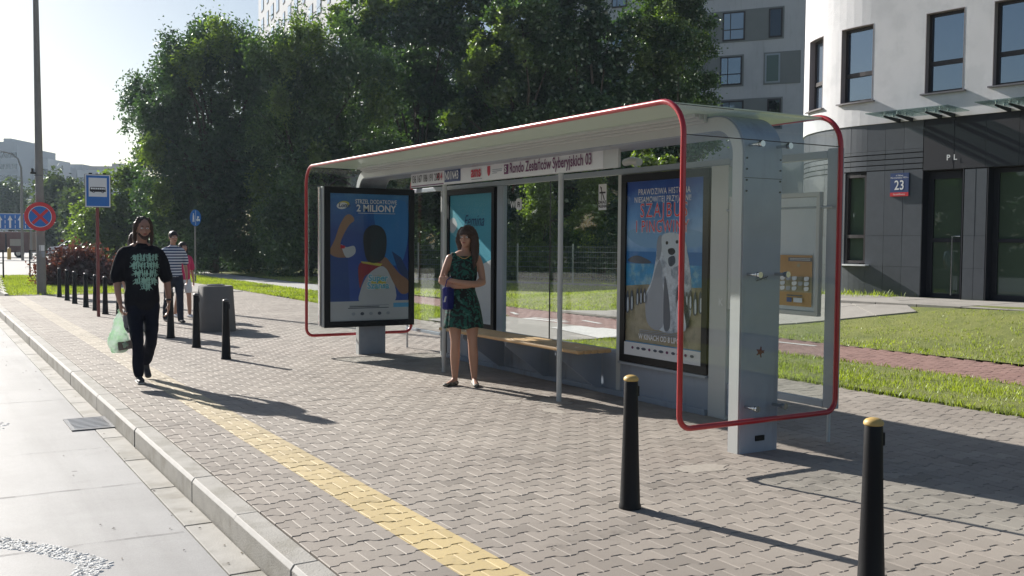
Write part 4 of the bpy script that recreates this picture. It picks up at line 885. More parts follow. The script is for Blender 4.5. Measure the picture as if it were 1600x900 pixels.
def wallquad(s0, s1, z0, z1):
    P_ = cut(s0, s1)
    for a, c in zip(P_[:-1], P_[1:]): mb_.add([fac(a, z0), fac(c, z0), fac(c, z1), fac(a, z1)], [(0, 1, 2, 3)])
for z0, z1, hole in zcuts:
    if not hole: wallquad(-12, SE, z0, z1); continue
    e = -12.
    for a, c in sorted(WINS): wallquad(e, a, z0, z1); e = c
    wallquad(e, SE, z0, z1)
slabw(mb_, -12, SE, 4.06, 4.08, -.25, 0)
mb_.add([fac(s, z) for z in (4.08, 11.2) for s in (-12,)]+[(fac(-12, 0)[0]+12, fac(-12, 0)[1], z) for z in (4.08, 11.2)], [(0, 1, 3, 2)])
pe = fac(SE, 0); mb_.box(18.4, 40, -5, pe[1]-.3, 11.0, 11.2); mb_.box(18.9, 40, pe[1]-.5, pe[1]-.02, 0, 11.1)
mb_.build('wall', 'render', ob)
for z0, z1 in rows:
    for i, (a, c) in enumerate(WINS):
        rv = MB(); slabw(rv, a-.0, a+.012, z0, z1, -.2, .004); slabw(rv, c-.012, c, z0, z1, -.2, .004); slabw(rv, a+.012, c-.012, z1-.012, z1, -.2, .004)
        wf_ = rv.build('reveal', 'reveal', ob)
        w = MB(); fw = .055; A_, B_ = a+.013, c-.013; zt, zb = z1-.013, z0+.012
        slabw(w, A_, A_+fw, zb, zt, -.19, -.12); slabw(w, B_-fw, B_, zb, zt, -.19, -.12); slabw(w, A_+fw, B_-fw, zt-fw, zt, -.19, -.12); slabw(w, A_+fw, B_-fw, zb, zb+fw, -.19, -.12)
        zm = z0+.56; slabw(w, A_+fw, B_-fw, zm, zm+.085, -.19, -.115)
        wn = w.build('window', 'wframe', ob)
        for zz0, zz1 in ((zb+fw, zm), (zm+.085, zt-fw)):
            pm2 = MB(); pm2.add([fac(s, z, -.155) for z in (zz0, zz1) for s in (A_+fw, B_-fw)], [(0, 1, 3, 2)]); g_ = pm2.build('pane', 'win' if i != 0 else 'winp', wn)
        sm_ = MB(); slabw(sm_, a-.06, c+.06, z0-.02, z0+.010, -.18, .07); sm_.build('sill', 'sill', wn)
# ground floor backing and stone tiles
mb2 = MB(); DOORS = [(-1.9, .68), (1.15, 1.99)]
def gnd(s0, s1, z0, z1):
    P_ = cut(s0, s1)
    for a, c in zip(P_[:-1], P_[1:]): mb2.add([fac(a, z0, -.06), fac(c, z0, -.06), fac(c, z1, -.06), fac(a, z1, -.06)], [(0, 1, 2, 3)])
gnd(-12, SE, 3.04, 4.10); gnd(1.99, 3.22, -.2, 3.04); gnd(3.22, 3.76, -.2, 1.14); gnd(3.76, SE, -.2, 3.04); gnd(.68, 1.15, -.2, 3.04); gnd(-12, -1.9, -.2, 3.04)
mb2.build('ground_wall', 'tiled', ob)
def tilep(s0, s1, z0, z1, name='stone_tile', mat='tile'):
    t_ = MB(); slabw(t_, s0+.0025, s1-.0025, z0+.0025, z1-.0025, -.055, -.03+random.uniform(-.002, .002)); return t_.build(name, mat, ob)
cols = [1.99+.41*i for i in range(15)]
for s0, s1 in zip(cols[:-1], cols[1:]):
    win_ = 3.2 < (s0+s1)/2 < 3.8
    zs = [(3.50, 4.07), (3.43, 3.50), (3.32, 3.415), (3.21, 3.305), (3.10, 3.195)]
    for z0, z1 in zs: tilep(s0, s1, z0, z1)
    if s0 < 3.2 < s1 or s0 < 3.76 < s1 or win_: tiles = []
    for z0, z1 in ((1.75, 3.085), (1.12, 1.75), (.45, 1.12)):
        a, c = s0, s1
        if z0 > 1.0:
            if a < 3.22 < c: c = 3.22
            elif 3.22 <= a < 3.76: a = 3.76
            if c-a < .03: continue
        tilep(a, c, z0, z1)
for s0, s1 in ((.70, .915), (.915, 1.13)):
    for z0, z1 in ((1.75, 3.03), (1.12, 1.75), (.45, 1.12)): tilep(s0, s1, z0, z1)
for i in range(8): tilep(1.98-.62*(i+1), 1.98-.62*i, 3.05, 4.07, 'shaded_fascia_panel', 'fascia')  # dark sign fascia, with the canopy shadow painted into its near-black colour
tilep(-4.6, -1.92, .45, 3.04)
text('P', .15, 'signwhite', fac(1.50, 3.27, -.018), -FD, (0, 0, 1), ob, bold=.003); text('L', .15, 'signwhite', fac(1.36, 3.27, -.018), -FD, (0, 0, 1), ob, bold=.003)
# ground floor window with sill
w = MB()
for a in ((3.225, 3.28, 1.17, 3.03), (3.70, 3.755, 1.17, 3.03)): slabw(w, *a, -.2, -.06)
slabw(w, 3.28, 3.70, 2.975, 3.03, -.2, -.06); slabw(w, 3.28, 3.70, 1.17, 1.225, -.2, -.06); slabw(w, 3.28, 3.70, 1.70, 1.77, -.2, -.06)
wn = w.build('window', 'wframe', ob)
for z0, z1 in ((1.225, 1.70), (1.77, 2.975)): MB().add([fac(s, z, -.15) for z in (z0, z1) for s in (3.28, 3.70)], [(0, 1, 3, 2)]).build('pane', 'wing', wn)
w = MB(); slabw(w, 3.12, 3.86, 1.115, 1.145, -.1, .12); w.build('sill', 'signwhite', wn)
# glazed door with a long handle
w = MB(); D0, D1 = 1.155, 1.985
for a in ((D0, D0+.13, .5, 3.03), (D1-.13, D1, .5, 3.03)): slabw(w, *a, -.32, -.24)
slabw(w, D0+.13, D1-.13, 2.88, 3.03, -.32, -.24); slabw(w, D0+.13, D1-.13, .5, .60, -.32, -.24); slabw(w, D0+.13, D1-.13, 1.62, 1.70, -.32, -.24)
dr = w.build('door', 'fascia', ob)
for z0, z1 in ((.60, 1.62), (1.70, 2.88)): MB().add([fac(s, z, -.28) for z in (z0, z1) for s in (D0+.13, D1-.13)], [(0, 1, 3, 2)]).build('pane', 'wing', dr)
h_ = [fac(1.24, 1.74, -.24), fac(1.24, 1.74, -.13), fac(1.40, 1.74, -.13), fac(1.40, .58, -.13), fac(1.40, .58, -.24)]
MB().tube(h_, .014, 8).build('handle', 'chrome', dr)
for s_ in (D0, D1, .68, -1.9):
    w = MB(); slabw(w, s_-.008, s_+.008, .45, 3.04, -.42, -.03); w.build('door_jamb', 'fascia', ob)
w = MB()
for a in ((.56, .67, .5, 3.03), (-.55, -.44, .5, 3.03), (-1.88, -1.78, .5, 3.03)): slabw(w, *a, -.32, -.24)
for a, c in ((-.44, .56), (-1.78, -.55)): slabw(w, a, c, 2.95, 3.03, -.32, -.24); slabw(w, a, c, .5, .62, -.32, -.24); slabw(w, a, c, 1.62, 1.69, -.32, -.24)
dr2 = w.build('shop_window', 'fascia', ob)
for a, c in ((-.44, .56), (-1.78, -.55)):
    for z0, z1 in ((.62, 1.62), (1.69, 2.95)): MB().add([fac(s, z, -.28) for z in (z0, z1) for s in (a, c)], [(0, 1, 3, 2)]).build('pane', 'wing', dr2)
w = MB(); slabw(w, -2, 2.0, .30, .508, -.6, -.03); w.build('door_step', 'slab', ob); w = MB(); slabw(w, -2, 2, 3.04, 3.2, -.6, -.061); w.build('lintel', 'tiled', ob)
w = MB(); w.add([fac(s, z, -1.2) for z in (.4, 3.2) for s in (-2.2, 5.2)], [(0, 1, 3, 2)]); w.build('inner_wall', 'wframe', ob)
# glass canopies on steel brackets
for s0, s1 in ((1.05, 2.75), (-1.1, .55)):
    cg = thing('glass_canopy', fac((s0+s1)/2, 4.15), 'clear glass canopy on steel brackets over the '+('single glazed door' if s0 > 0 else 'wide shop window at the right edge'), 'canopy')
    mid = (s0+s1)/2
    for a, c in ((s0, mid-.006), (mid+.006, s1)):
        p = [fac(a, 4.135, .02), fac(c, 4.135, .02), fac(c, 4.165, .85), fac(a, 4.165, .85)]; MB().extr(p, (0, 0, .016)).build('glass_pane', 'cglass', cg)
    for s_ in (s0+.28, mid-.3, mid+.3, s1-.28):
        p = [fac(s_, 4.115, .0), fac(s_, 4.13, .62), fac(s_, 4.10, .62), fac(s_, 4.03, .0)]; MB().extr([V3(q)-FD*.0 for q in p], tuple(FD*.02)).build('bracket', 'fascia', cg)
        for o_ in (.25, .58): q = fac(s_+.01, 4.13, o_); MB().cyl(q, (q[0], q[1], 4.20), .022, .022, 10).build('glass_fixing', 'chrome', cg)
# house number plate
t = thing('house_number_plate', fac(2.45, 2.78, 0), 'blue house number plate with white 23 and a red strip', 'sign')
f = Flat(fac(2.66, 3.02, .006), tuple(-FD*.40), (0, 0, -.47)); f.rect(0, 0, 1, 1, 'p_navy'); f.rect(0, .83, 1, 1, 'signred')
w = MB(); slabw(w, 2.262, 2.658, 2.555, 3.018, -.03, .004); w.build('plate', 'p_navy', t); f.build('print', t)
f.text('2', .36, .54, .27, 'p_white', t, align='CENTER', xs=.8, bold=.003); f.text('3', .64, .54, .27, 'p_white', t, align='CENTER', xs=.8, bold=.003); f.text('ul. Bitwy\nWarszawskiej 1920 r.', .5, .15, .045, 'p_white', t, align='CENTER'); f.text('Szczęśliwice', .5, .915, .05, 'p_white', t, align='CENTER')
# ================================================================ APARTMENT BLOCKS BEHIND
def block(name, label, P0, az, w, d, h, mat, z0=0):
    """a block whose front runs from P0 in direction az; returns thing and placing function"""
    P0 = V3(P0); U = V3((math.sin(az), math.cos(az), 0)); N = V3((U.y, -U.x, 0))   # N: into the block if front is seen from the left side
    t = thing(name, (P0.x, P0.y, 0), label, 'building')
    c = [P0, P0+U*w, P0+U*w+N*d, P0+N*d]; MB().prism([(p.x, p.y) for p in c], z0, h).build('wall', mat, t)
    return t, U, N, P0
def panel(t, U, N, P0, a, c, z0, z1, o0, o1, name, mat):
    q = [P0+U*a-N*o0, P0+U*c-N*o0, P0+U*c-N*o1, P0+U*a-N*o1]; return MB().prism([(p.x, p.y) for p in q], z0, z1).build(name, mat, t)
def win2(t, U, N, P0, a, c, z0, z1, mat='winp', split=True, fm='wframe'):
    w = panel(t, U, N, P0, a, c, z0, z1, .0, .06, 'window', fm); k = .1; zm = z0+(z1-z0)*.36
    if split:
        for (x0, x1) in ((a+k, a+(c-a)*.62), (a+(c-a)*.62+k*.6, c-k)):
            for (q0, q1) in ((z0+k, zm), (zm+k*.7, z1-k)): panel(w, U, N, P0, x0, x1, q0, q1, .06, .085, 'pane', mat)
    else: panel(w, U, N, P0, a+k, c-k, z0+k, z1-k, .06, .085, 'pane', mat)
    return w
azb = math.radians(-33.6)
Q0 = at(1256, 380, 62.5); Q0 = V3((Q0.x, Q0.y, 0)); Ub = V3((math.sin(azb), math.cos(azb), 0)); Nb = V3((Ub.y, -Ub.x, 0))
def onq(x, y):              # facade coordinates of a pixel on the rear block
    d = _f*F+CR*(x-800)+CU*(450-y); k = Q0.dot(Nb)/d.dot(Nb); p = d*k; return (p-Q0).dot(Ub), H+p.z
bt, U, N, P0 = block('apartment_block', 'grey rendered apartment block with dark window bands behind the office building', Q0-Ub*12, azb, 12+onq(860, 9)[0], 16, 30, 'rendg')
P0 = Q0
def band_px(x0, x1, y0t, y0b, mat='band'):
    a, z1 = onq(x1, y0t); c, _ = onq(x0, y0t); _, z0 = onq(x1, y0b); panel(bt, U, N, P0, a, c, z0, z1, -.01, .03, 'cladding_panel', mat)
def win_px(x0, x1, yt, yb, mat, split=True):
    a, z1 = onq(x1, yt); c, _ = onq(x0, yt); _, z0 = onq(x1, yb); win2(bt, U, N, P0, a, c, z0, z1, mat, split)
st = onq(1225, 10)[1]-onq(1225, 81)[1]
for k_ in range(-2, 5):
    def off(y): return y
    a, c = onq(1226, 9)[0], onq(1060, 9)[0]; zt, zb_ = onq(1226, 9)[1]+k_*st, onq(1225, 60)[1]+k_*st
    if k_ % 2 == 0:
        panel(bt, U, N, P0, a, c, zb_, zt, -.01, .03, 'cladding_panel', 'band'); wl = (onq(1202, 9)[0], onq(1165, 9)[0], onq(1130, 9)[0])
        win2(bt, U, N, P0, a+.1, wl[0], zb_+.1, zt-.1, 'wind', False); win2(bt, U, N, P0, wl[1], wl[2], zb_+.1, zt-.1, 'winp')
    else:
        a1, c1 = onq(1253, 9)[0], onq(1195, 9)[0]; panel(bt, U, N, P0, a1, c1, zb_, zt, -.01, .03, 'cladding_panel', 'band'); win2(bt, U, N, P0, onq(1221, 9)[0], c1-.1, zb_+.1, zt-.1, 'wing', False, 'steel')
        a2, c2_ = onq(1164, 9)[0], onq(1060, 9)[0]; panel(bt, U, N, P0, a2, c2_, zb_, zt, -.01, .03, 'cladding_panel', 'band'); win2(bt, U, N, P0, a2+.1, onq(1127, 9)[0], zb_+.1, zt-.1, 'win')
    for x_ in (980, 940, 900, 860): win2(bt, U, N, P0, onq(x_, 9)[0], onq(x_-24, 9)[0], zb_+.1, zt-.1, 'winp' if (x_//40+k_) % 2 else 'win')
# pale tower above the trees
T0 = at(575, 380, 80); T0.z = 0; aw = math.radians(9)
tt, U, N, P0 = block('tower_block', 'pale tower block rising behind the tree tops at the upper left', T0, aw, 64, 8, 46, 'rendw')
for k_ in range(2, 12):
    for j, (a, w_) in enumerate([(1.5+q_*4.4, 2.2 if q_ % 3 else 1.4) for q_ in range(14)]): win2(tt, U, N, P0, a, a+w_, 12.2+k_*2.9, 14.1+k_*2.9, 'win', j == 4)
# far stepped housing estate in the haze
MT['far1'] = M('far_wall_grey', (.34, .35, .37), .9, .06, .05); MT['far2'] = M('far_wall_pale', (.50, .50, .50), .9, .06, .05); MT['far3'] = M('far_wall_tan', (.40, .34, .30), .9, .06, .05)
def farblock(x0, x1, yt, D, mat, label, wr=None, dep=16):
    a = at(x0, 380, D); c = at(x1, 380, D*1.0); top = at((x0+x1)/2, yt, D).z; U = (c-a); U.z = 0; w = U.length; U.normalize()
    az = math.atan2(U.x, U.y); t, U, N, P0 = block('far_block', label, (a.x, a.y, 0), az, w, -dep, top, mat); N = V3((U.y, -U.x, 0))
    c0 = V3((0, 0, 0))-P0; sgn = 1 if c0.dot(N) > 0 else -1
    if wr:
        nx, nz, ztop, zstep, ww = wr
        me = None
        for i in range(nx):
            for k in range(nz):
                s_ = (i+.5)*w/nx; z_ = top-ztop-k*zstep; p = P0+U*s_+N*sgn*.05
                if me is None:
                    q = MB().obox((0, 0, 0), U, N, (0, 0, 1), ww/2, .12, .8); me = q.mesh('window'); me.materials.append(MT['wind'])
                o = bpy.data.objects.new('window', me); C.objects.link(o); o.parent = t; o.location = p+V3((0, 0, z_))-ORG[t.name]
    return t
G_ = [(-40, 29, 222, 300, 'far1', 'tall hazy grey block at the left edge of the picture', (7, 7, 4, 3.4, 1.6)), (29, 53, 233, 318, 'far1', 'hazy grey block just left of the tall pole, second in height', (4, 5, 4, 3.4, 1.6)), (53, 76, 248, 310, 'far2', 'hazy pale block just right of the tall pole', (3, 5, 4, 3.4, 1.6)),
      (76, 101, 260, 330, 'far1', 'low hazy grey block right of the pale one by the pole', (4, 4, 4, 3.4, 1.6)), (30, 110, 287, 290, 'far2', 'long pale block front above the far trees', (12, 3, 3, 3.3, 1.5)), (107, 130, 257, 340, 'far1', 'hazy grey block left of the bus stop sign', (4, 4, 4, 3.4, 1.6)),
      (124, 178, 260, 345, 'far3', 'long hazy tan block behind the bus stop sign', (8, 3, 4, 3.4, 1.6)), (122, 172, 266, 300, 'far2', 'white topped hazy block behind the bus stop sign', (7, 3, 3, 3.3, 1.5)), (176, 206, 256, 335, 'far3', 'hazy brown block touching the left tree', (4, 3, 4, 3.4, 1.6)), (8, 20, 217, 305, 'far1', 'small roof tower on the tall hazy block', None)]
for x0, x1, yt, D, mt, lab, wr in G_: farblock(x0, x1, yt, D, mt, lab, wr)
# ================================================================ TREES
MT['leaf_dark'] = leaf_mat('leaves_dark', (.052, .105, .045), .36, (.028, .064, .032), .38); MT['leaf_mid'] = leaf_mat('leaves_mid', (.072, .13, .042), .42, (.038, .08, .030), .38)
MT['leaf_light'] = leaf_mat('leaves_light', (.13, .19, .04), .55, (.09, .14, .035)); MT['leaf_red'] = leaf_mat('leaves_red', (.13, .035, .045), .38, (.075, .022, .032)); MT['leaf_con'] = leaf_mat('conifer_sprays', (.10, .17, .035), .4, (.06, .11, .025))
MT['leaf_mist'] = leaf_mat('leaves_far', (.06, .09, .035), .35, (.045, .07, .03))
def leaves(name, blobs, n, size, mat, parent, clump=.45, droop=0, per=44, shell=.55):
    """blobs: (centre, rx, ry, rz). Leaf-sized faces in clumps spread through each blob's outer volume"""
    vol = np.array([b_[1]*b_[2]+b_[1]*b_[3] for b_ in blobs]); vol /= vol.sum(); VV = []
    if per >= 40:          # split every mass into boughs so that the crown gets lumps and hollows
        nb = []
        for b_ in blobs:
            nb.append((b_[0], b_[1]*.72, b_[2]*.72, b_[3]*.72))
            for _ in range(9):
                d = rng.normal(size=3); d /= np.linalg.norm(d); k_ = rng.uniform(.26, .46); r_ = rng.uniform(.70, 1.0)
                nb.append((tuple(np.array(b_[0])+d*np.array(b_[1:4])*r_), b_[1]*k_, b_[2]*k_, b_[3]*k_*(1+droop)))
        blobs = nb; vol = np.array([b_[1]*b_[2]+b_[1]*b_[3] for b_ in blobs]); vol[::10] *= .35; vol /= vol.sum()
    for b_, w in zip(blobs, vol):
        nc_ = max(3, int(n*w/per)); d = rng.normal(size=(nc_, 3)); d /= np.linalg.norm(d, axis=1)[:, None]; r = shell+(1.04-shell)*rng.random(nc_)**.7
        ph = rng.uniform(0, 6.28, 3); bumpy = 1+.16*np.sin(d[:, 0]*5+ph[0])*np.sin(d[:, 1]*5+ph[1])+.12*np.sin(d[:, 2]*7+ph[2])
        cc_ = np.array(b_[0])+d*(r*bumpy)[:, None]*np.array(b_[1:4])
        cs_ = clump*rng.uniform(.5, 1.35, nc_)
        k = per; P = np.repeat(cc_, k, 0)+rng.normal(size=(nc_*k, 3))*np.repeat(cs_, k)[:, None]*np.array([.62, .62, .5+droop*.7])
        P[:, 2] -= droop*np.abs(rng.normal(size=nc_*k))*.5; VV.append(P)
    P = np.concatenate(VV); m_ = len(P); a = rng.normal(size=(m_, 3)); a[:, 2] = a[:, 2]*.6-droop*1.2; a /= np.linalg.norm(a, axis=1)[:, None]
    q = rng.normal(size=(m_, 3)); q = np.cross(a, q); q /= np.linalg.norm(q, axis=1)[:, None]; s_ = size*rng.uniform(.6, 1.35, m_)[:, None]; wd = .42 if droop < .5 else .24
    V_ = np.stack([P-a*s_*.5, P+q*s_*wd, P+a*s_*.6, P-q*s_*wd], 1).reshape(-1, 3); i = np.arange(m_)*4
    return link_mesh(arr_mesh(name, V_, np.stack([i, i+1, i+2, i+3], 1)), name, mat, parent)
def tree(label, base, blobs_px, D, n, size, mat='leaf_dark', name='broadleaf_tree', cat='tree', droop=0, clump=.5, trunk=.22, depth=.9, group=None, lower=None, extra=None):
    base = V3(base); t = thing(name, base, label, cat, group); bl = []
    for (x, y, r, *q) in blobs_px:
        dd = D+(q[0] if q else random.uniform(-1.5, 1.5)); p = at(x, y, dd); rr = r*dd/F; bl.append((tuple(p), rr, rr*depth, rr*(q[1] if len(q) > 1 else 1)))
    leaves('crown', bl, n, size, mat, t, clump, droop)
    if extra: leaves('painted_sun_leaves', [((*at(x, y, D-2.0),), r*D/F, r*D/F, r*D/F) for x, y, r in extra[0]], extra[1], size, extra[2], t, clump*.7, droop)  # extra leaves in a paler colour, painting sunlight onto the crown
    top = max(b_[0][2] for b_ in bl); tm = MB(); cx = sum(b_[0][0] for b_ in bl)/len(bl); cy = sum(b_[0][1] for b_ in bl)/len(bl)
    if trunk:
        mid = V3((base.x*.6+cx*.4, base.y*.6+cy*.4, top*.45)); tm.tube([base, base.lerp(mid, .5)+V3((.1, 0, 0)), mid, V3((cx, cy, top*.8))], [trunk, trunk*.8, trunk*.6, trunk*.2], 10)
        for b_ in bl:
            c = V3(b_[0]); s0 = base.lerp(mid, random.uniform(.5, 1.0)); mm = s0.lerp(c, .5)+V3((random.uniform(-.4, .4), random.uniform(-.4, .4), .3)); tm.tube([s0, mm, c], [trunk*.42, trunk*.25, trunk*.06], 6)
            for _ in range(4): e = c+V3((random.uniform(-1, 1)*b_[1], random.uniform(-1, 1)*b_[2], random.uniform(-.6, .9)*b_[3]))*.8; tm.tube([mm.lerp(c, random.random()), e], [trunk*.1, trunk*.03], 4)
        tm.build('trunk', 'bark', t, smooth=True)
    return t
def gp(x, D): p = at(x, 380, D); return (p.x, p.y, 0)
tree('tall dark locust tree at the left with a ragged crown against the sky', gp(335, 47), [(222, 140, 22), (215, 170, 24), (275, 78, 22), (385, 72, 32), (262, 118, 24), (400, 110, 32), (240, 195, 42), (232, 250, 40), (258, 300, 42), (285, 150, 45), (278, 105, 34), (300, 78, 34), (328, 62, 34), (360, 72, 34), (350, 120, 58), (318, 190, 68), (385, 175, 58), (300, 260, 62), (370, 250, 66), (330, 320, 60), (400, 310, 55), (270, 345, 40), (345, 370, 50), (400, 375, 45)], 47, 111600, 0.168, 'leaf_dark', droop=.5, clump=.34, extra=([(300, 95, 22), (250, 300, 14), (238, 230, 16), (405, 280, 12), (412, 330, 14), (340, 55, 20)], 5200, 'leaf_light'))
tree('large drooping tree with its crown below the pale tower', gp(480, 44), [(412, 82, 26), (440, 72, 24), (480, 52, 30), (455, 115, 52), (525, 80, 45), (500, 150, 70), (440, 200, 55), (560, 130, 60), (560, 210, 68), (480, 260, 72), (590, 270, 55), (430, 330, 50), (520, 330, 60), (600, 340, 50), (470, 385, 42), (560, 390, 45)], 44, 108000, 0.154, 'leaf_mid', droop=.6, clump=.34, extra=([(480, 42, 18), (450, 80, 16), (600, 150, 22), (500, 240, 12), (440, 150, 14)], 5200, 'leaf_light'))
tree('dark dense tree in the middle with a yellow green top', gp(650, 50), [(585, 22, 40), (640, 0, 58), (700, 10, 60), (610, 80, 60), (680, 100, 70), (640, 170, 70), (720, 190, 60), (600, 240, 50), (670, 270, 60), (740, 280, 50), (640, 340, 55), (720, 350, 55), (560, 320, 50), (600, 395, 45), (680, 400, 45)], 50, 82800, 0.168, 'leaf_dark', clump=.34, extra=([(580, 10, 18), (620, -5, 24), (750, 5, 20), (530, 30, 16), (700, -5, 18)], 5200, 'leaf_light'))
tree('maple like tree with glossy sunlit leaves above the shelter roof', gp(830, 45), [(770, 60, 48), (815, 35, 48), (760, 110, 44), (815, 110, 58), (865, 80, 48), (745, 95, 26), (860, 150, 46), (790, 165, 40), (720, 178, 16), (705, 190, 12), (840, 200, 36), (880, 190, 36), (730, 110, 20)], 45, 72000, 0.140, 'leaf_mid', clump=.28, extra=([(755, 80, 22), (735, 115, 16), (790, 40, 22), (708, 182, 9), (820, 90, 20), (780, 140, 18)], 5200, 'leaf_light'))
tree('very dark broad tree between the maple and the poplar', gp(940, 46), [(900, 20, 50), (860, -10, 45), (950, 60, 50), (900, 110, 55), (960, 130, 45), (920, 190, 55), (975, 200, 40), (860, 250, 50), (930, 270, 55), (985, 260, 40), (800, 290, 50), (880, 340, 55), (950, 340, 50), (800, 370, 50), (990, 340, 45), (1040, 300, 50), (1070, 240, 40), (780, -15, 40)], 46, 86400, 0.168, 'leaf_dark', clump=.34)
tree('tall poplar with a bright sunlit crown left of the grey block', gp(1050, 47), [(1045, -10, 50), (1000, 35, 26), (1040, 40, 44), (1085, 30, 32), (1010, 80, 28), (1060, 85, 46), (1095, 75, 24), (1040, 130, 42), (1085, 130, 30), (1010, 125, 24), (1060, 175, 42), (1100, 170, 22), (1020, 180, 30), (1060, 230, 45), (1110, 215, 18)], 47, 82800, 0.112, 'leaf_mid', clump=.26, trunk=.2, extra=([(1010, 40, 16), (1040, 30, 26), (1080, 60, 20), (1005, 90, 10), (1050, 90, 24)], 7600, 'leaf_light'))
tree('light green bushy tree behind the bus stop sign', gp(175, 56), [(150, 330, 32), (190, 300, 34), (175, 350, 38), (215, 330, 36), (210, 280, 22), (235, 300, 26), (235, 355, 36), (150, 375, 28), (130, 365, 18), (200, 390, 34), (250, 395, 30)], 56, 54000, 0.147, 'leaf_light', clump=.32)
tree('low dark tree mass behind the walking people', gp(290, 53), [(260, 380, 34), (300, 370, 40), (340, 400, 36), (280, 410, 34), (380, 400, 36), (320, 420, 30)], 53, 36000, 0.154, 'leaf_dark', clump=.32)
for (lab, xb, D, bl, n) in (('hazy round tree behind the no stopping sign', 82, 92, [(75, 300, 22), (92, 290, 20), (100, 320, 24), (75, 335, 24), (100, 350, 26), (72, 365, 20), (105, 375, 22), (85, 385, 20)], 12000),
                            ('hazy blue tree at the left edge above the lane sign', 15, 120, [(0, 312, 20), (20, 305, 18), (10, 330, 22), (32, 325, 16), (-15, 335, 22), (38, 345, 16)], 8000),
                            ('hazy tree between the round tree and the bus stop sign', 128, 84, [(118, 315, 15), (132, 330, 20), (122, 350, 20), (140, 365, 20), (125, 382, 18)], 9000)):
    tree(lab, gp(xb, D), bl, D, n, .32, 'leaf_mist', clump=.7)
# second row: dark wood behind that closes the gaps between the crowns
tree('dark background wood seen between the nearer trunks', gp(620, 62), [(x, y, 62, 0) for x in range(440, 1020, 62) for y in (170, 250, 330, 400)], 62, 82800, 0.280, 'leaf_dark', name='background_trees', clump=1.0, trunk=.3)
# young trees and conifers in the garden behind the fence
def conical(label, x, yt, D, w, mat, n, size, group, name, yb=445):
    b_ = gp(x, D); top = at(x, yt, D).z; t = thing(name, b_, label, 'conifer' if 'thuja' in name else 'tree', group); bl = []
    for i in range(9): k = i/8; z_ = .25+(top-.35)*k; rr = w*(1-.80*k**1.6); bl.append(((b_[0], b_[1], z_), rr, rr, (top/9)*.9))
    leaves('crown', bl, n, size, mat, t, .13, 0, 22, .5); MB().tube([b_, (b_[0], b_[1], top*.8)], [.05, .015], 6).build('trunk', 'bark', t); return t
for x, yt, l in ((800, 352, 'conifer column seen left through the shelter glass'), (838, 362, 'conifer column seen through the middle of the shelter glass'), (869, 360, 'conifer column just left of the front pole')): conical(l, x, yt, 40.5, .50, 'leaf_con', 7000, .09, 'conifers behind the fence', 'thuja')
for x, l in ((560, 'conifer left of the lottery box base line'), (612, 'conifer behind the lottery box edge'), (668, 'conifer seen in the far side pane')): conical(l, x, 366, 42, .42, 'leaf_con', 3500, .1, 'conifers behind the fence', 'thuja')
for (x, y0, y1, lab) in ((840, 283, 420, 'young leafy tree seen through the left half of the shelter glass'), (922, 275, 400, 'young leafy tree beside the no smoking sticker')):
    tree(lab, gp(x+5, 41), [(x, y0+12, 14), (x+4, y0+38, 19), (x-5, y0+62, 17), (x+8, y0+85, 16), (x+3, y0+110, 13)], 41, 16200, 0.105, 'leaf_light', clump=.25, trunk=.06)
tree('thin bright twig top rising above the shelter rail', gp(1003, 30), [(1003, 238, 7), (1000, 252, 9), (1012, 256, 7), (1042, 254, 4)], 30, 700, .12, 'leaf_light', clump=.12, trunk=.03, name='young_tree')
# purple bush
p0 = V3((4.6, 36.5, 0)); t = thing('purple_bush', p0, 'wide dark red leaved bush beside the tall pole', 'bush')
leaves('foliage', [((4.55, 36.6, .62), 1.0, .9, .62), ((3.95, 36.4, .45), .6, .6, .45), ((5.35, 36.7, .5), .75, .7, .52), ((4.7, 36.2, .3), 1.2, .6, .35), ((4.9, 36.8, .9), .5, .5, .4)], 16000, .10, 'leaf_red', t, .2, .4, 26, .5)
tm = MB()
for i in range(26): a = random.uniform(0, 6.28); r = random.uniform(.3, 1.1); tm.tube([(4.6, 36.5, 0), (4.6+r*.5*math.cos(a), 36.5+r*.4*math.sin(a), .5), (4.6+r*math.cos(a), 36.5+r*.8*math.sin(a), random.uniform(.5, 1.2))], [.02, .014, .005], 4)
tm.build('stems', 'bark', t)
# hedge behind the fence
hx = []
for k in range(26): u = k/25; p = V3((13.0, 50, 0)).lerp(V3((29.5, 24, 0)), u); hx.append(((p.x, p.y, 1.05+.35*math.sin(k*1.7)), 1.0, 1.0, 1.35+.3*math.sin(k*2.3)))
t = thing('hedge', (19, 38, 0), 'dark green hedge running behind the wire fence', 'hedge'); leaves('foliage', hx, 61200, 0.084, 'leaf_dark', t, .3, 0, 30, .4)
# unseen wood added across the street, to darken reflections in the glass
ow = []
for k in range(30): ow.append(((-27+random.uniform(-3, 3), -34+k*6.2, random.uniform(2.8, 3.6)), random.uniform(3, 4.5), random.uniform(4, 5), random.uniform(3, 4)))
o_ = leaves('added_reflection_wood', ow, 60000, .7, 'leaf_dark', None, .9); tag(o_, kind='stuff')
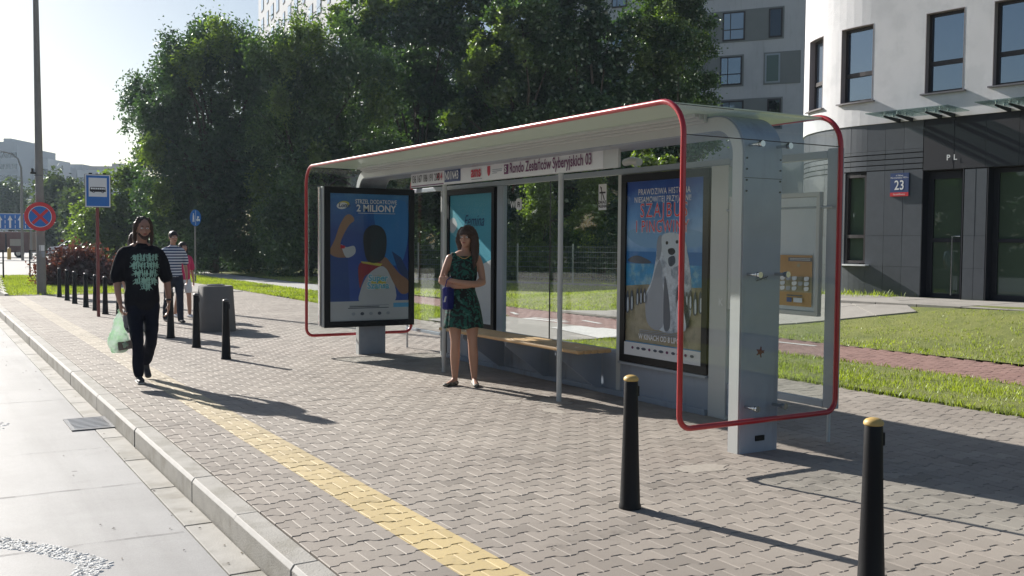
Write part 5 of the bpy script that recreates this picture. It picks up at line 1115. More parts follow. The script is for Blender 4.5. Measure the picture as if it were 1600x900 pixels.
# ================================================================ FENCE
t = thing('wire_fence', (19.1, 32.9, 0), 'grey welded wire fence along the back of the lawn', 'fence')
F0, F1 = V3((14.4, 43.2, 0)), V3((24.5, 21.0, 0)); n = 10; d = (F1-F0)/n; U = d.normalized(); MT['wire'] = M('galvanised_wire', (.22, .26, .24), .5, .1, 5, metal=.5)
pl0 = None
for i in range(n+1):
    p = F0+d*i; p.z = rz(p.x, p.y)
    MB().box(p.x-.025, p.x+.025, p.y-.025, p.y+.025, 0, 1.52).build('fence_post', 'wire', t)
    if i < n:
        if pl0 is None:
            m_ = MB(); L = d.length
            for k in range(8): m_.tube([p+V3((0, 0, .08+k*.19)), p+d+V3((0, 0, .08+k*.19))], .007 if k % 3 else .011, 4, cap=False)
            for k in range(int(L/.10)): q = p+U*(k*.10+.05); m_.tube([q+V3((0, 0, .06)), q+V3((0, 0, 1.45))], .0035, 3, cap=False)
            pl0 = m_.build('wire_panel', 'wire', t)
        else: o = pl0.copy(); C.objects.link(o); o.parent = t; o.location = d*i
MB().obox((F0+F1)/2+V3((0, 0, .02)), U, V3((-U.y, U.x, 0)), (0, 0, 1), (F1-F0).length/2, .04, .07).build('concrete_base', 'kerb', t)
# ================================================================ LANE SIGN, LAMP, VEHICLES
p = at(20, 380, 74)
t = thing('lane_sign', (p.x, p.y, 0), 'wide blue overhead lane sign with white arrows at the left edge', 'sign')
a = at(-40, 335, 74); c = at(57, 335, 74); zb_ = at(0, 358.5, 74).z; zt_ = at(0, 333.5, 74).z; U = (c-a); U.z = 0; Lw = U.length; U.normalize(); nn = U.cross(V3((0, 0, 1)))
A = V3((a.x, a.y, zt_)); MB().obox(A+U*Lw/2-nn*.06+V3((0, 0, (zb_-zt_)/2)), U, nn, (0, 0, 1), Lw/2, .05, (zt_-zb_)/2).build('board', 'signblue', t)
f = Flat(A, U*Lw, (0, 0, zb_-zt_), .003); k = 1/97
for i in range(6):
    u = (40+17-5+(i-2)*16.0-12)*k
    f.poly([(u, .12), (u+4*k, .42), (u+1.6*k, .42), (u+1.6*k, .9), (u-1.6*k, .9), (u-1.6*k, .42), (u-4*k, .42)], 'signwhite')
    for v in (.1, .42, .72): f.rect(u+7.6*k, v, u+8.6*k, v+.2, 'signwhite')
f.rect(0, 0, 1, .03, 'signwhite'); f.rect(0, .97, 1, 1, 'signwhite'); f.build('arrows', t)
for s_ in (.5, Lw-.4): q = A+U*s_; MB().cyl((q.x, q.y+.25, 0), (q.x, q.y+.25, zt_), .08, .08, 8).build('post', 'conc', t)
q = at(35, 380, 72); t = thing('street_lamp', (q.x, q.y, 0), 'tall street lamp with a curved arm at the far left', 'street lamp')
pts = [V3((q.x, q.y, 0))]+[at(x, y, 72) for x, y in ((34, 330), (34, 290), (33, 262), (28, 248), (18, 240), (0, 236), (-12, 237))]
MB().tube(pts, [.10, .09, .08, .07, .06, .05, .045, .045], 8).build('mast', 'conc', t, smooth=True); MB().ell(at(-18, 238, 72), (.5, .3, .1)).build('lamp_head', 'grate', t)
def wheel(t, c, r, w, ax):
    ax = V3(ax); o = MB().cyl(V3(c)-ax*w/2, V3(c)+ax*w/2, r, r, 20).build('wheel', 'black', t); MB().cyl(V3(c)-ax*(w/2+.01), V3(c)+ax*(w/2+.01), r*.55, r*.55, 14).build('rim', 'chrome', o)
MT['vanb'] = M('brown_van_paint', (.14, .055, .045), .45, .1, 2, coat=.3); MT['silver'] = M('silver_paint', (.5, .51, .53), .3, .04, 3, coat=.6)
def van():
    a = at(-34, 380, 82); c = at(45, 380, 82); a.z = c.z = 0; U = (c-a); Lw = U.length; U.normalize(); N = V3((-U.y, U.x, 0)); t = thing('box_van', a.lerp(c, .5), 'brown box van passing below the blue lane sign', 'van')
    Z = V3((0, 0, 1)); hz = at(0, 362, 82).z
    MB().extr([a+U*1.3+Z*.45, c+Z*.45, c+Z*hz, a+U*1.3+Z*hz], N*2).build('box', 'vanb', t, bevel=.05)
    MB().extr([a+Z*.4, a+U*1.28+Z*.4, a+U*1.28+Z*(hz-.3), a+U*.7+Z*(hz-.3), a+U*.1+Z*1.2, a+Z*1.0], N*1.9).build('cab', 'fascia', t, bevel=.05)
    MB().obox(a+U*.85-N*.01+Z*1.45, U, N, Z, .3, .01, .25).build('cab_window', 'win', t)
    MB().obox(c-U*1.1-N*.012+Z*1.25, U, N, Z, .45, .012, .28).build('side_panel', 'sandw', t); MB().obox(a+U*2.3-N*.02+Z*1.2, U, N, Z, .05, .02, .75).build('door_edge', 'fascia', t)
    for s_ in (.9, Lw-.9): wheel(t, a+U*s_+N*.2+Z*.36, .36, .3, N)
MT['sandw'] = M('beige_panel', (.42, .36, .28), .6, .05, 4); van()
q = at(14, 380, 74); t = thing('yellow_post', (q.x, q.y, 0), 'short yellow post standing in front of the brown van', 'post'); MB().lathe([(.13, 0), (.13, .75), (.10, .85), (.03, .9)], 14, (q.x, q.y, 0)).build('shaft', M('yellow_paint', (.55, .36, .08), .5), t)
def car(label, x0, x1, D, mat):
    a = at(x0, 380, D); c = at(x1, 380, D); a.z = c.z = 0; U = c-a; Lw = U.length; U.normalize(); N = V3((-U.y, U.x, 0)); Z = V3((0, 0, 1)); t = thing('parked_car', a.lerp(c, .5), label, 'car'); k = Lw/4.3
    pr = [(0, .35), (.02, .75), (.25, .92), (1.0, .98), (1.7, 1.42), (2.2, 1.48), (3.1, 1.42), (3.8, 1.02), (4.22, .92), (4.3, .6), (4.28, .35)]
    MB().extr([a+U*x*k+Z*z for x, z in pr], N*1.7).build('body', mat, t, bevel=.06)
    MB().extr([a+U*x*k+Z*z-N*.012 for x, z in ((1.15, 1.0), (1.75, 1.37), (2.15, 1.41), (2.15, 1.0))], N*1.724).build('window', 'wind', t); MB().extr([a+U*x*k+Z*z-N*.012 for x, z in ((2.22, 1.0), (2.22, 1.41), (3.02, 1.37), (3.6, 1.02))], N*1.724).build('window', 'wind', t)
    for s_ in (.85, 3.4): wheel(t, a+U*s_*k+N*.1+Z*.31, .31, .22, N); wheel(t, a+U*s_*k+N*1.6+Z*.31, .31, .22, N)
car('silver car half hidden behind the red leaved bush', 73, 150, 78, 'silver')
# ================================================================ PEOPLE
MT['skin'] = M('skin', (.44, .245, .17), .5, .08, 14); MT['skin_arm'] = M('skin_tanned', (.36, .19, .13), .5, .1, 14); MT['hair_b'] = M('brown_hair', (.045, .022, .014), .5, .4, 60, .6, 120); MT['hair_d'] = M('dark_hair', (.018, .012, .010), .5, .4, 60, .6, 120)
MT['tee'] = M('black_cotton', (.010, .010, .014), .9, .2, 20, .2, 300, spec=.15); MT['denim'] = M('dark_denim', (.008, .010, .020), .9, .35, 14, .3, 400, spec=.15); MT['mint'] = M('mint_print', (.26, .46, .38), .8, .2, 40)
MT['shoe_d'] = M('dark_shoe', (.03, .03, .035), .6, .2, 20); MT['sole'] = M('pale_sole', (.45, .44, .42), .7, .15, 20); MT['shoe_p'] = M('patterned_flat_shoe', (.30, .29, .24), .6, .2, 40, col2=(.05, .045, .04), c2s=45, c2=(.46, .52))
MT['bag_w'] = None
def bagmat():
    m, t, b, o = nodes('thin_plastic_bag'); t.nodes.remove(b); g = t.nodes.new('ShaderNodeNewGeometry'); n_ = ramp(t, noise_node(t, g.outputs['Position'], 9, 4), .4, .6); c = mix_col(t, n_, (.80, .86, .82), (.64, .84, .64))
    d = t.nodes.new('ShaderNodeBsdfDiffuse'); tl = t.nodes.new('ShaderNodeBsdfTranslucent'); t.links.new(c, d.inputs[0]); t.links.new(c, tl.inputs[0]); x = t.nodes.new('ShaderNodeMixShader'); x.inputs[0].default_value = .6
    t.links.new(d.outputs[0], x.inputs[1]); t.links.new(tl.outputs[0], x.inputs[2]); t.links.new(x.outputs[0], o.inputs[0]); return m
MT['bag_w'] = bagmat()
def dressmat():
    m, t, b, o = nodes('green_black_print_dress'); tc = t.nodes.new('ShaderNodeTexCoord'); pos = tc.outputs['Object']
    w = t.nodes.new('ShaderNodeTexWave'); w.inputs['Scale'].default_value = 5; w.inputs['Distortion'].default_value = 14; w.inputs['Detail'].default_value = 3; w.inputs['Detail Scale'].default_value = 2.2; w.bands_direction = 'DIAGONAL'; t.links.new(pos, w.inputs[0])
    a = mix_col(t, ramp(t, w.outputs['Fac'], .45, .7), (.005, .008, .009), (.006, .085, .062)); n2 = ramp(t, noise_node(t, pos, 22, 4, .6), .56, .66); c = mix_col(t, n2, a, (.05, .17, .13))
    t.links.new(c, b.inputs['Base Color']); b.inputs['Roughness'].default_value = .8; bump_to(t, b, noise_node(t, pos, 30, 3), .3); return m
MT['dress'] = dressmat()
def stripemat():
    m, t, b, o = nodes('blue_white_stripes'); g = t.nodes.new('ShaderNodeNewGeometry'); s_ = t.nodes.new('ShaderNodeSeparateXYZ'); t.links.new(g.outputs['Position'], s_.inputs[0])
    f = math_node(t, 'FRACT', math_node(t, 'MULTIPLY', s_.outputs[2], 19)); k = math_node(t, 'GREATER_THAN', f, .5); t.links.new(mix_col(t, k, (.60, .63, .68), (.03, .05, .13)), b.inputs['Base Color']); b.inputs['Roughness'].default_value = .85; return m
MT['stripe'] = stripemat()
MT['pink'] = M('pink_top', (.48, .035, .12), .8, .1, 10); MT['whites'] = M('white_cloth', (.60, .62, .66), .8, .12, 10); MT['paleblue'] = M('pale_blue_top', (.40, .52, .62), .8, .1, 10); MT['greyp'] = M('grey_trousers', (.16, .17, .19), .85, .2, 12); MT['navyp'] = M('navy_trousers', (.014, .018, .035), .85, .2, 12); MT['bagblue'] = M('blue_bag', (.012, .015, .16), .4, .1, 10)
def hand(mb, w, d, n, th, L=.185, curl=.5, k=1.0):
    """w wrist, d direction to fingers, n palm normal (side fingers curl to), th direction of the thumb side"""
    w, d, n, th = V3(w), V3(d).normalized(), V3(n).normalized(), V3(th).normalized(); L *= k
    mb.loft([w-d*.02, w+d*L*.22, w+d*L*.46], [(.024*k, .017*k), (.036*k, .016*k), (.038*k, .013*k)], 12, ref=tuple(th), sub=3)
    for i, (o, l) in enumerate(((.030, .88), (.011, 1.0), (-.009, .93), (-.027, .72))):
        p = w+d*L*.46+th*o*k; seg = L*.54*l; pts = [p-d*.01]; a = curl*.35; q = p
        for s_, f_ in ((.42, 1), (.33, 1.5), (.25, 1.3)): q = q+(d*math.cos(a)+n*math.sin(a)+th*o*.8)*seg*s_; pts.append(q); a += curl*f_*.6
        mb.loft(pts, [.0095*k, .0088*k, .008*k, .0065*k], 8, ref=tuple(th), sub=2)
    b_ = w+d*L*.12+th*.022*k; mb.loft([b_, b_+(d*.55+th*.7+n*.25)*.035*k, b_+(d*.85+th*.75+n*.45)*.062*k], [.013*k, .0105*k, .008*k], 8, ref=tuple(n), sub=2)
def head(mb, c, k=1.0, face=(0, -1, 0)):
    """head centre c, facing -Y in local space; rotated to face"""
    f_ = V3(face).normalized(); rot = V3((0, -1, 0)).rotation_difference(f_).to_matrix(); c = V3(c); P = lambda x, y, z: c+rot @ V3((x*k, y*k, z*k))
    mb.ell(P(0, .012, .03), (.074*k, .094*k, .088*k), 16, 12, rot=rot); mb.ell(P(0, -.03, -.035), (.058*k, .062*k, .075*k), 14, 10, rot=rot); mb.ell(P(0, -.062, -.085), (.028*k, .024*k, .022*k), 10, 8, rot=rot)
    mb.ell(P(0, -.098, -.018), (.011*k, .016*k, .022*k), 10, 8, rot=rot); mb.ell(P(0, -.092, .004), (.008*k, .010*k, .025*k), 8, 6, rot=rot); mb.ell(P(0, -.086, -.055), (.024*k, .012*k, .009*k), 10, 6, rot=rot)
    for s_ in (-1, 1): mb.ell(P(s_*.074, .01, -.01), (.010*k, .018*k, .030*k), 8, 8, rot=rot); mb.ell(P(s_*.03, -.082, .026), (.022*k, .010*k, .007*k), 8, 6, rot=rot); mb.ell(P(s_*.038, -.068, -.025), (.022*k, .018*k, .02*k), 8, 6, rot=rot)
    return P, rot
def facebits(P, rot, k, t):
    e = MB(); ir = MB(); br = MB()
    for s_ in (-1, 1): e.ell(P(s_*.030, -.0805, .008), (.0135*k, .008*k, .008*k), 10, 8, rot=rot); ir.ell(P(s_*.030, -.0875, .008), (.005*k, .003*k, .005*k), 8, 6, rot=rot); br.ell(P(s_*.032, -.090, .030), (.019*k, .005*k, .0035*k), 8, 6, rot=rot)
    ey = e.build('eyes', 'p_white', t, smooth=True); ir.build('pupils', 'p_black', ey); br.build('eyebrows', 'hair_d', t); MB().ell(P(0, -.0975, -.055), (.023*k, .004*k, .007*k), 10, 6, rot=rot).build('mouth', MT['lips'], t, smooth=True)
MT['lips'] = M('lips', (.30, .07, .06), .5)
def shoe(mb, heel, toe, k=1.0, w=.045, h=.07):
    h_, t_ = V3(heel), V3(toe); d = t_-h_; sd = (d.cross(V3((0, 0, 1)))).normalized()
    mb.loft([h_+V3((0, 0, h*.45)), h_+d*.3+V3((0, 0, h*.5)), h_+d*.65+V3((0, 0, h*.36)), t_+V3((0, 0, h*.28))-d*.06], [(w*.78, h*.45), (w*.8, h*.5), (w, h*.36), (w*.8, h*.28)], 14, ref=tuple(sd), sub=3)
# ---- man in black walking towards the camera
t = thing('person', (2.08, 11.32, 0), 'man in a black T-shirt with a mint print carrying a white carrier bag', 'person')
ORG[t.name] = V3((0, 0, 0)); b = MB(); P, rt = head(b, (.02, -.03, 1.665), 1.0)
b.loft([(.015, .02, 1.62), (.01, .02, 1.53), (0, .02, 1.46)], [.056, .056, .075], 14); b.loft([(0, .02, 1.46), (0, .01, 1.36), (0, .01, 1.18), (0, 0, 1.0), (0, 0, .90)], [(.14, .07), (.18, .105), (.155, .10), (.16, .105), (.165, .11)], 20)
b.loft([(-.17, .015, 1.41), (-.225, .03, 1.28), (-.262, .02, 1.13), (-.262, -.03, .98), (-.245, -.06, .875)], [.058, .05, .042, .036, .026], 12, ref=(0, 1, 0)); b.loft([(.17, .015, 1.41), (.24, .03, 1.28), (.285, .04, 1.13), (.298, .01, .98), (.298, -.02, .875)], [.058, .05, .042, .036, .026], 12, ref=(0, 1, 0))
hand(b, (-.243, -.065, .87), (.02, -.12, -1), (1, .1, 0), (.2, -1, 0), curl=1.5); hand(b, (.298, -.025, .87), (-.05, -.05, -1), (-1, 0, 0), (-.2, -1, 0), curl=.7)
LEGS = [[(-.09, 0, .90), (-.085, -.05, .70), (-.075, -.10, .50), (-.06, -.07, .30), (-.045, -.04, .10)], [(.09, 0, .90), (.10, -.01, .70), (.105, .01, .50), (.10, .16, .32), (.095, .27, .20)]]
for L in LEGS: b.loft(L, [.088, .078, .058, .052, .038], 14)
remesh(b, 'body', 'skin_arm', t, .0065, 3); facebits(P, rt, 1, t)
s = MB(); s.loft([(0, .02, 1.45), (0, .01, 1.395), (0, .005, 1.25), (0, 0, 1.05), (0, 0, .875)], [(.115, .085), (.205, .13), (.195, .135), (.185, .13), (.20, .145)], 24)
s.loft([(-.10, .02, 1.42), (-.185, .018, 1.385), (-.235, .03, 1.25), (-.262, .02, 1.145)], [.078, .082, .078, .078], 14, ref=(0, 1, 0)); s.loft([(.10, .02, 1.42), (.185, .018, 1.385), (.25, .035, 1.25), (.285, .035, 1.145)], [.078, .082, .078, .078], 14, ref=(0, 1, 0))
ts = remesh(s, 't_shirt', 'tee', t, .010, 4, .012, 7)
s = MB(); s.loft([(0, 0, 1.0), (0, 0, .90), (0, 0, .82)], [(.165, .115), (.178, .122), (.16, .12)], 20)
for L in LEGS: s.loft([(x, y, z+(.0 if i else .02)) for i, (x, y, z) in enumerate(L)], [.098, .092, .070, .065, .060], 16)
remesh(s, 'jeans', 'denim', t, .010, 3, .014, 8)
s = MB(); shoe(s, (-.035, .03, .008), (-.055, -.24, .008)); s.loft([(.095, .30, .185), (.10, .285, .10), (.105, .20, .035)], [(.036, .04), (.04, .036), (.04, .025)], 12, ref=(1, 0, 0)); remesh(s, 'shoes', 'shoe_d', t, .007, 2)
s = MB(); s.loft([(-.035, .03, .012), (-.055, -.235, .012)], [(.045, .012), (.045, .012)], 12, ref=(1, 0, 0)); s.build('sole', 'sole', t, smooth=True)
s = MB(); s.ell(P(0, .034, .047), (.083, .096, .090), 18, 12)
for sg_ in (-1, 1): s.loft([P(sg_*.05, .0, .11), P(sg_*.085, -.0, .04), P(sg_*.092, .025, -.06), P(sg_*.095, .03, -.13), P(sg_*.09, .02, -.17)], [.022, .026, .027, .022, .010], 10, ref=(0, 1, 0))
s.loft([P(0, .08, .05), P(0, .10, -.05), P(0, .085, -.17)], [(.08, .04), (.085, .04), (.07, .025)], 14); hr = remesh(s, 'hair', 'hair_b', t, .009, 1, .014, 26)
s = MB(); s.loft([P(-.055, -.045, -.05), P(-.03, -.075, -.085), P(0, -.085, -.10), P(.03, -.075, -.085), P(.055, -.045, -.05)], [.012, .016, .019, .016, .012], 10, ref=(0, 0, 1)); remesh(s, 'beard', 'hair_b', t, .008, 1, .006, 30)
MB().tube([(.298+.034*math.cos(a), -.022+.034*math.sin(a), .895) for a in [2*PI*i/14 for i in range(14)]], .010, 8, closed=True).build('wristwatch', 'p_black', t, smooth=True)
# jagged lettering wrapped on the shirt
bv = BVHTree.FromPolygons([v.co for v in ts.data.vertices], [p.vertices for p in ts.data.polygons])
s = MB()
def onshirt(x, z):
    h_ = bv.ray_cast(V3((x, -1, z)), V3((0, 1, 0))); return (h_[0]+h_[1]*.003) if h_[0] else None
def stroke(p0, p1, w0, w1):
    dx, dz = p1[0]-p0[0], p1[1]-p0[1]; L = math.hypot(dx, dz) or 1; nx, nz = -dz/L, dx/L; n = 3; vs = []
    for i in range(n+1):
        k = i/n; x, z = p0[0]+dx*k, p0[1]+dz*k; w = w0*(1-k)+w1*k
        for sg_ in (-1, 1):
            q = onshirt(x+nx*w*sg_, z+nz*w*sg_)
            if q is None: return
            vs.append(q)
    s.add(vs, [(2*i, 2*i+1, 2*i+3, 2*i+2) for i in range(n)])
for row, (zc, hw) in enumerate(((1.36, .13), (1.275, .145), (1.19, .125), (1.105, .115), (1.045, .05))):
    n = int(hw*2/.028)
    for i in range(n):
        x = .025-hw+(i+.5)*2*hw/n
        for k in range(3): xo = x+random.uniform(-.012, .012); stroke((xo, zc+random.uniform(.018, .045)), (xo+random.uniform(-.012, .012), zc-random.uniform(.018, .048)), .0062, .0040)
        for k in range(2): zz = zc+random.uniform(-.028, .028); stroke((x-.013, zz), (x+.014, zz+random.uniform(-.02, .02)), .004, .003)
    for sg_ in (-1, 1):
        for k in range(4): stroke((.025+sg_*(hw-.01), zc+random.uniform(-.03, .03)), (.025+sg_*(hw+random.uniform(.01, .03)), zc+random.uniform(-.04, .04)), .004, .001)
s.build('shirt_print', 'mint', ts)
t.scale = (.94, .95, 1)
# carrier bag
bg_ = thing('carrier_bag', (2.08-.22, 11.27, .36), 'thin white and green plastic carrier bag hanging from the man\'s hand', 'bag')
s = MB(); O = V3((2.08, 11.32, 0)); s.loft([O+V3((-.25, -.08, .79)), O+V3((-.25, -.08, .72)), O+V3((-.26, -.08, .60)), O+V3((-.25, -.08, .47)), O+V3((-.23, -.08, .39))], [(.012, .012), (.03, .02), (.07, .035), (.11, .05), (.10, .05)], 20); remesh(s, 'bag', 'bag_w', bg_, .009, 1, .022, 13)
for o_ in bg_.children:
    o_.data.transform(Matrix.Translation(-ORG[bg_.name]))
s = MB(); s.obox(O+V3((-.20, -.10, .42)), V3((.97, .2, .1)), V3((-.2, .97, 0)), V3((-.1, 0, .99)), .075, .035, .045); s.build('box_inside', M('brown_packet', (.16, .13, .11), .7), bg_, bevel=.006)
# ---- woman with folded arms
th_ = math.radians(-24)
t = thing('person', (5.03, 9.42, 0), 'woman in a green and black sleeveless dress standing with folded arms', 'person')
ORG[t.name] = V3((0, 0, 0)); b = MB(); P, rt = head(b, (.03, -.02, 1.60), .93, (-.45, -1, -.05)); b.loft([(.03, .01, 1.55), (.02, .01, 1.47), (.0, .01, 1.40)], [.045, .046, .065], 14)
b.loft([(0, .01, 1.41), (0, .01, 1.32), (0, .0, 1.20), (0, 0, 1.04), (0, 0, .90), (0, 0, .82)], [(.11, .06), (.15, .095), (.14, .11), (.115, .085), (.16, .11), (.15, .11)], 20)
b.loft([(-.145, .01, 1.375), (-.19, .0, 1.27), (-.235, -.02, 1.13)], [.046, .040, .035], 12, ref=(0, 1, 0)); b.loft([(.145, .01, 1.375), (.185, .0, 1.27), (.205, -.04, 1.12)], [.046, .040, .035], 12, ref=(0, 1, 0))
b.loft([(.205, -.04, 1.12), (.10, -.155, 1.105), (-.08, -.185, 1.13), (-.16, -.165, 1.15)], [.036, .037, .028, .022], 12, ref=(0, 0, 1)); b.loft([(-.235, -.02, 1.13), (-.13, -.12, 1.095), (.02, -.135, 1.085), (.11, -.125, 1.10)], [.036, .037, .028, .022], 12, ref=(0, 0, 1))
hand(b, (-.155, -.165, 1.15), (-1, .35, .05), (.2, 1, 0), (0, -.1, 1), curl=.9, k=.85); hand(b, (.11, -.125, 1.10), (1, .3, .2), (0, 1, 0), (0, 0, 1), curl=.8, k=.85)
LG = [[(-.085, 0, .84), (-.09, -.01, .66), (-.085, -.02, .48), (-.085, .02, .30), (-.085, .03, .09)], [(.085, 0, .84), (.095, -.01, .66), (.10, -.02, .48), (.115, .02, .30), (.125, .02, .09)]]
for L in LG: b.loft(L, [.085, .072, .052, .052, .031], 16)
b.loft([(-.085, .03, .07), (-.115, .0, .045), (-.185, -.05, .022)], [(.027, .035), (.030, .026), (.030, .014)], 12, ref=(.4, 1, 0)); b.loft([(.125, .025, .07), (.130, -.03, .045), (.135, -.13, .022)], [(.027, .035), (.030, .026), (.030, .014)], 12, ref=(1, 0, 0))
bd = remesh(b, 'body', 'skin', t, .0065, 3); facebits(P, rt, .93, t)
s = MB(); s.loft([(-.075, .045, .028), (-.115, .0, .026), (-.20, -.06, .018)], [(.037, .032), (.040, .028), (.034, .017)], 14, ref=(.4, 1, 0)); s.loft([(.125, .04, .028), (.130, -.03, .026), (.136, -.145, .018)], [(.037, .032), (.040, .028), (.034, .017)], 14, ref=(1, 0, 0)); remesh(s, 'flat_shoes', 'shoe_p', t, .006, 1)
s = MB(); prof = [(1.425, .085, .06), (1.40, .118, .075), (1.36, .134, .096), (1.28, .148, .118), (1.18, .146, .122), (1.10, .130, .105), (1.04, .128, .10), (.98, .145, .115), (.90, .172, .135), (.82, .190, .15), (.74, .203, .16), (.66, .213, .168), (.635, .214, .168)]
n = 96; vs = []
for i, (z_, a, c) in enumerate(prof):
    amp = max(0, (1.05-z_))*.055
    for j in range(n):
        q = 2*PI*j/n; r = 1+amp*(math.sin(11*q+.6*math.sin(3*q)+z_*3)+.5*math.sin(23*q+1))/1.0; zz = z_+(.01*math.sin(5*q) if i == len(prof)-1 else 0)+(-.035*max(0, -math.sin(q)) if i == 0 else 0); vs.append((a*r*math.cos(q), .0+c*r*math.sin(q), zz))
s.add(vs, [(i*n+j, (i+1)*n+j, (i+1)*n+(j+1) % n, i*n+(j+1) % n) for i in range(len(prof)-1) for j in range(n)])
for sg_ in (-1, 1): s.loft([(sg_*.095, -.075, 1.37), (sg_*.112, -.02, 1.435), (sg_*.105, .06, 1.38)], [(.024, .006), (.026, .006), (.024, .006)], 10, ref=(1, 0, 0))
ds = s.build('dress', 'dress', t, smooth=True); q = ds.modifiers.new('thickness', 'SOLIDIFY'); q.thickness = .004
s = MB(); s.ell(P(0, .022, .045), (.084, .102, .092), 18, 12, rot=rt)
s.loft([P(.05, .02, .10), P(.088, .01, .0), P(.10, .0, -.12), P(.11, -.02, -.24), P(.10, -.04, -.34)], [(.03, .04), (.036, .05), (.038, .045), (.034, .035), (.014, .014)], 12, ref=(0, 1, 0)); s.loft([P(-.05, .02, .10), P(-.082, .02, .0), P(-.085, .03, -.12), P(-.07, .05, -.20)], [(.026, .04), (.028, .05), (.028, .04), (.014, .02)], 12, ref=(0, 1, 0)); s.loft([P(0, .08, .06), P(.01, .105, -.08), P(.03, .09, -.26)], [(.085, .04), (.10, .04), (.08, .022)], 14)
remesh(s, 'hair', 'hair_b', t, .008, 1, .010, 24)
s = MB(); s.tube([(-.06+.12*i/8, -.075-.02*math.sin(PI*i/8), 1.405-.03*math.sin(PI*i/8)) for i in range(9)], .004, 6); s.build('necklace', 'brass', t)
t.rotation_euler = (0, 0, th_)
bb_ = thing('handbag', (4.80, 9.38, .95), 'dark blue handbag hanging at the woman\'s side', 'bag')
s = MB(); s.obox((4.815, 9.36, .955), (.8, .55, 0), (-.55, .8, 0), (0, 0, 1), .085, .035, .12); s.build('body', 'bagblue', bb_, bevel=.02)
MB().tube([(4.76, 9.33, 1.06), (4.78, 9.32, 1.15), (4.83, 9.33, 1.18), (4.88, 9.39, 1.12), (4.87, 9.40, 1.06)], .006, 6).build('strap', 'bagblue', bb_); MB().obox((4.755, 9.30, .95), (.8, .55, 0), (-.55, .8, 0), (.3, 0, 1), .022, .004, .03).build('white_tag', 'p_white', bb_)
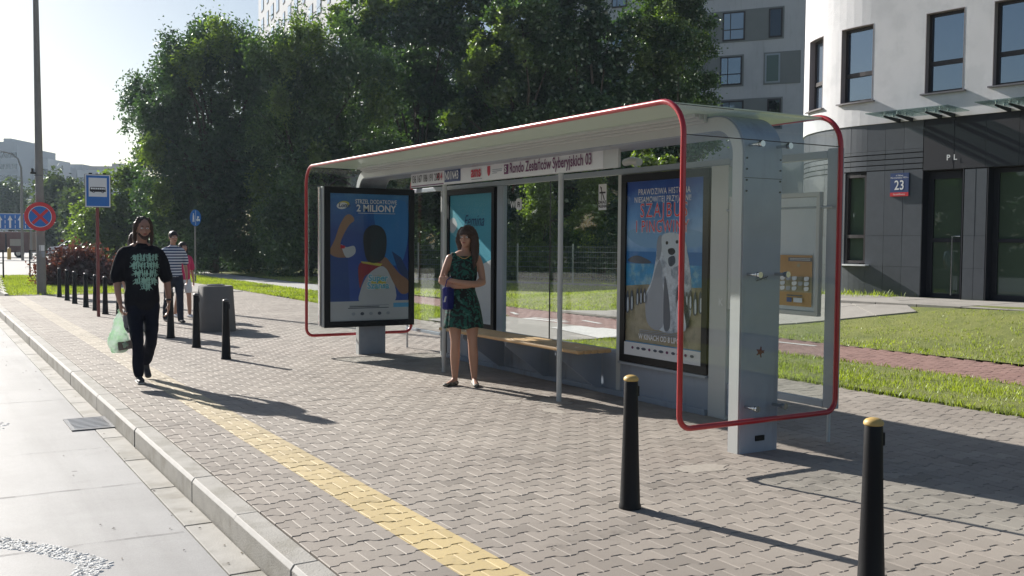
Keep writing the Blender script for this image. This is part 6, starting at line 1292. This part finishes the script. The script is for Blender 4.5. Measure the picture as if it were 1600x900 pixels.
# ---- others behind the man
def passer(loc, label, hgt, top, bot, hair, rotz, shorts=False, longhair=False, top_z=None, arms=None, skirt=False):
    k = hgt/1.75; t = thing('person', loc, label, 'person'); ORG[t.name] = V3((0, 0, 0)); b = MB(); S_ = lambda pts: [(x*k, y*k, z*k) for x, y, z in pts]; R1 = lambda r: [(a*k, c*k) if isinstance(q, tuple) else q*k for q in r for a, c in [q if isinstance(q, tuple) else (q, q)]]
    P, rt = head(b, (0, -.02*k, 1.64*k), k); b.loft(S_([(0, .01, 1.58), (0, .01, 1.50), (0, .01, 1.43)]), R1([.052, .052, .07]), 12); b.loft(S_([(0, .01, 1.43), (0, 0, 1.32), (0, 0, 1.15), (0, 0, .98), (0, 0, .88)]), R1([(.12, .07), (.165, .10), (.14, .095), (.155, .10), (.15, .105)]), 18)
    for sg_, ar_ in zip((-1, 1), arms or ([(-.16, .01, 1.39), (-.215, .01, 1.26), (-.24, .0, 1.10), (-.245, -.06, .98), (-.24, -.10, .87)], [(.16, .01, 1.39), (.215, .02, 1.26), (.24, .03, 1.10), (.25, .0, .98), (.25, -.02, .86)])):
        b.loft(S_(ar_), R1([.052, .045, .038, .032, .024]), 10, ref=(0, 1, 0)); e = V3(ar_[-1])*k; d = (V3(ar_[-1])-V3(ar_[-2])).normalized(); hand(b, e, d, (-sg_, 0, 0), (0, -1, 0), curl=.8, k=k*.95)
    Lg = [[(-.085, 0, .88), (-.09, .04, .70), (-.09, .08, .49), (-.085, .16, .28), (-.085, .22, .09)], [(.085, 0, .88), (.09, -.06, .70), (.09, -.10, .49), (.085, -.12, .28), (.085, -.14, .08)]]
    for L in Lg: b.loft(S_(L), R1([.085, .074, .054, .050, .034]), 12)
    remesh(b, 'body', 'skin', t, .009, 2); facebits(P, rt, k, t)
    s = MB(); s.loft(S_([(0, .01, 1.45), (0, .005, 1.38), (0, 0, 1.22), (0, 0, 1.03), (0, 0, .92)]), R1([(.09, .07), (.175, .115), (.165, .12), (.16, .115), (.172, .125)]), 20)
    for sg_ in (-1, 1): s.loft(S_([(sg_*.09, .01, 1.40), (sg_*.165, .01, 1.375), (sg_*.215, .012, 1.26), (sg_*.235, .012, 1.16)]), R1([.070, .072, .066, .062]), 12, ref=(0, 1, 0))
    remesh(s, 'top', top, t, .012, 3, .008, 9); s = MB(); s.loft(S_([(0, 0, .97), (0, 0, .88), (0, 0, .80)]), R1([(.16, .112), (.168, .118), (.15, .115)]), 18)
    for L in Lg: s.loft(S_(L[:2]+[tuple(V3(L[1]).lerp(V3(L[2]), .3))] if shorts else L), R1([.095, .09, .088] if shorts else [.095, .088, .07, .066, .062]), 14)
    remesh(s, 'shorts' if shorts else 'trousers', bot, t, .012, 2, .010, 9); s = MB()
    for L, dy in zip(Lg, (0, 0)): x, y, z = L[-1]; shoe(s, (x*k, (y+.05)*k, .008), (x*k, (y-.21)*k, .008), k)
    remesh(s, 'shoes', 'shoe_d' if not shorts else 'whites', t, .009, 1)
    s = MB(); s.ell(P(0, .022, .045), (.085*k, .104*k, .093*k), 16, 12, rot=rt)
    if longhair: s.loft([P(0, .08, .06), P(0, .105, -.08), P(0, .09, -.24)], R1([(.09, .04), (.10, .045), (.08, .025)]), 14); s.loft([P(-.06, .02, .08), P(-.09, .01, -.05), P(-.095, .0, -.2)], R1([.03, .035, .02]), 10, ref=(0, 1, 0)); s.loft([P(.06, .02, .08), P(.09, .01, -.05), P(.095, .0, -.2)], R1([.03, .035, .02]), 10, ref=(0, 1, 0))
    remesh(s, 'hair', hair, t, .010, 1, .005, 24); t.rotation_euler = (0, 0, rotz); return t
passer((4.12, 19.3, 0), 'person in a blue and white striped shirt walking behind the man in black', 1.70, 'stripe', 'navyp', 'hair_d', .1)
passer((4.52, 20.3, 0), 'person in a pink top and white shorts beside the striped shirt', 1.50, 'pink', 'whites', 'hair_d', .3, shorts=True, longhair=True)
passer((3.10, 17.4, 0), 'woman in a pale blue top almost hidden behind the man in black', 1.66, 'paleblue', 'greyp', 'hair_b', .2, longhair=True)
# ================================================================ AIR
if HAZE:
    hz_ = MB().box(-400, 520, -40, 700, -1.3, 60); o = hz_.build('haze', [], None); tag(o, kind='stuff')
    m = bpy.data.materials.new('haze'); m.use_nodes = True; t_ = m.node_tree; t_.nodes.remove(t_.nodes['Principled BSDF']); v = t_.nodes.new('ShaderNodeVolumePrincipled'); v.inputs['Density'].default_value = HAZE; v.inputs['Color'].default_value = (.66, .82, 1, 1); v.inputs['Anisotropy'].default_value = .5
    t_.links.new(v.outputs[0], t_.nodes['Material Output'].inputs['Volume']); o.data.materials.clear(); o.data.materials.append(m)
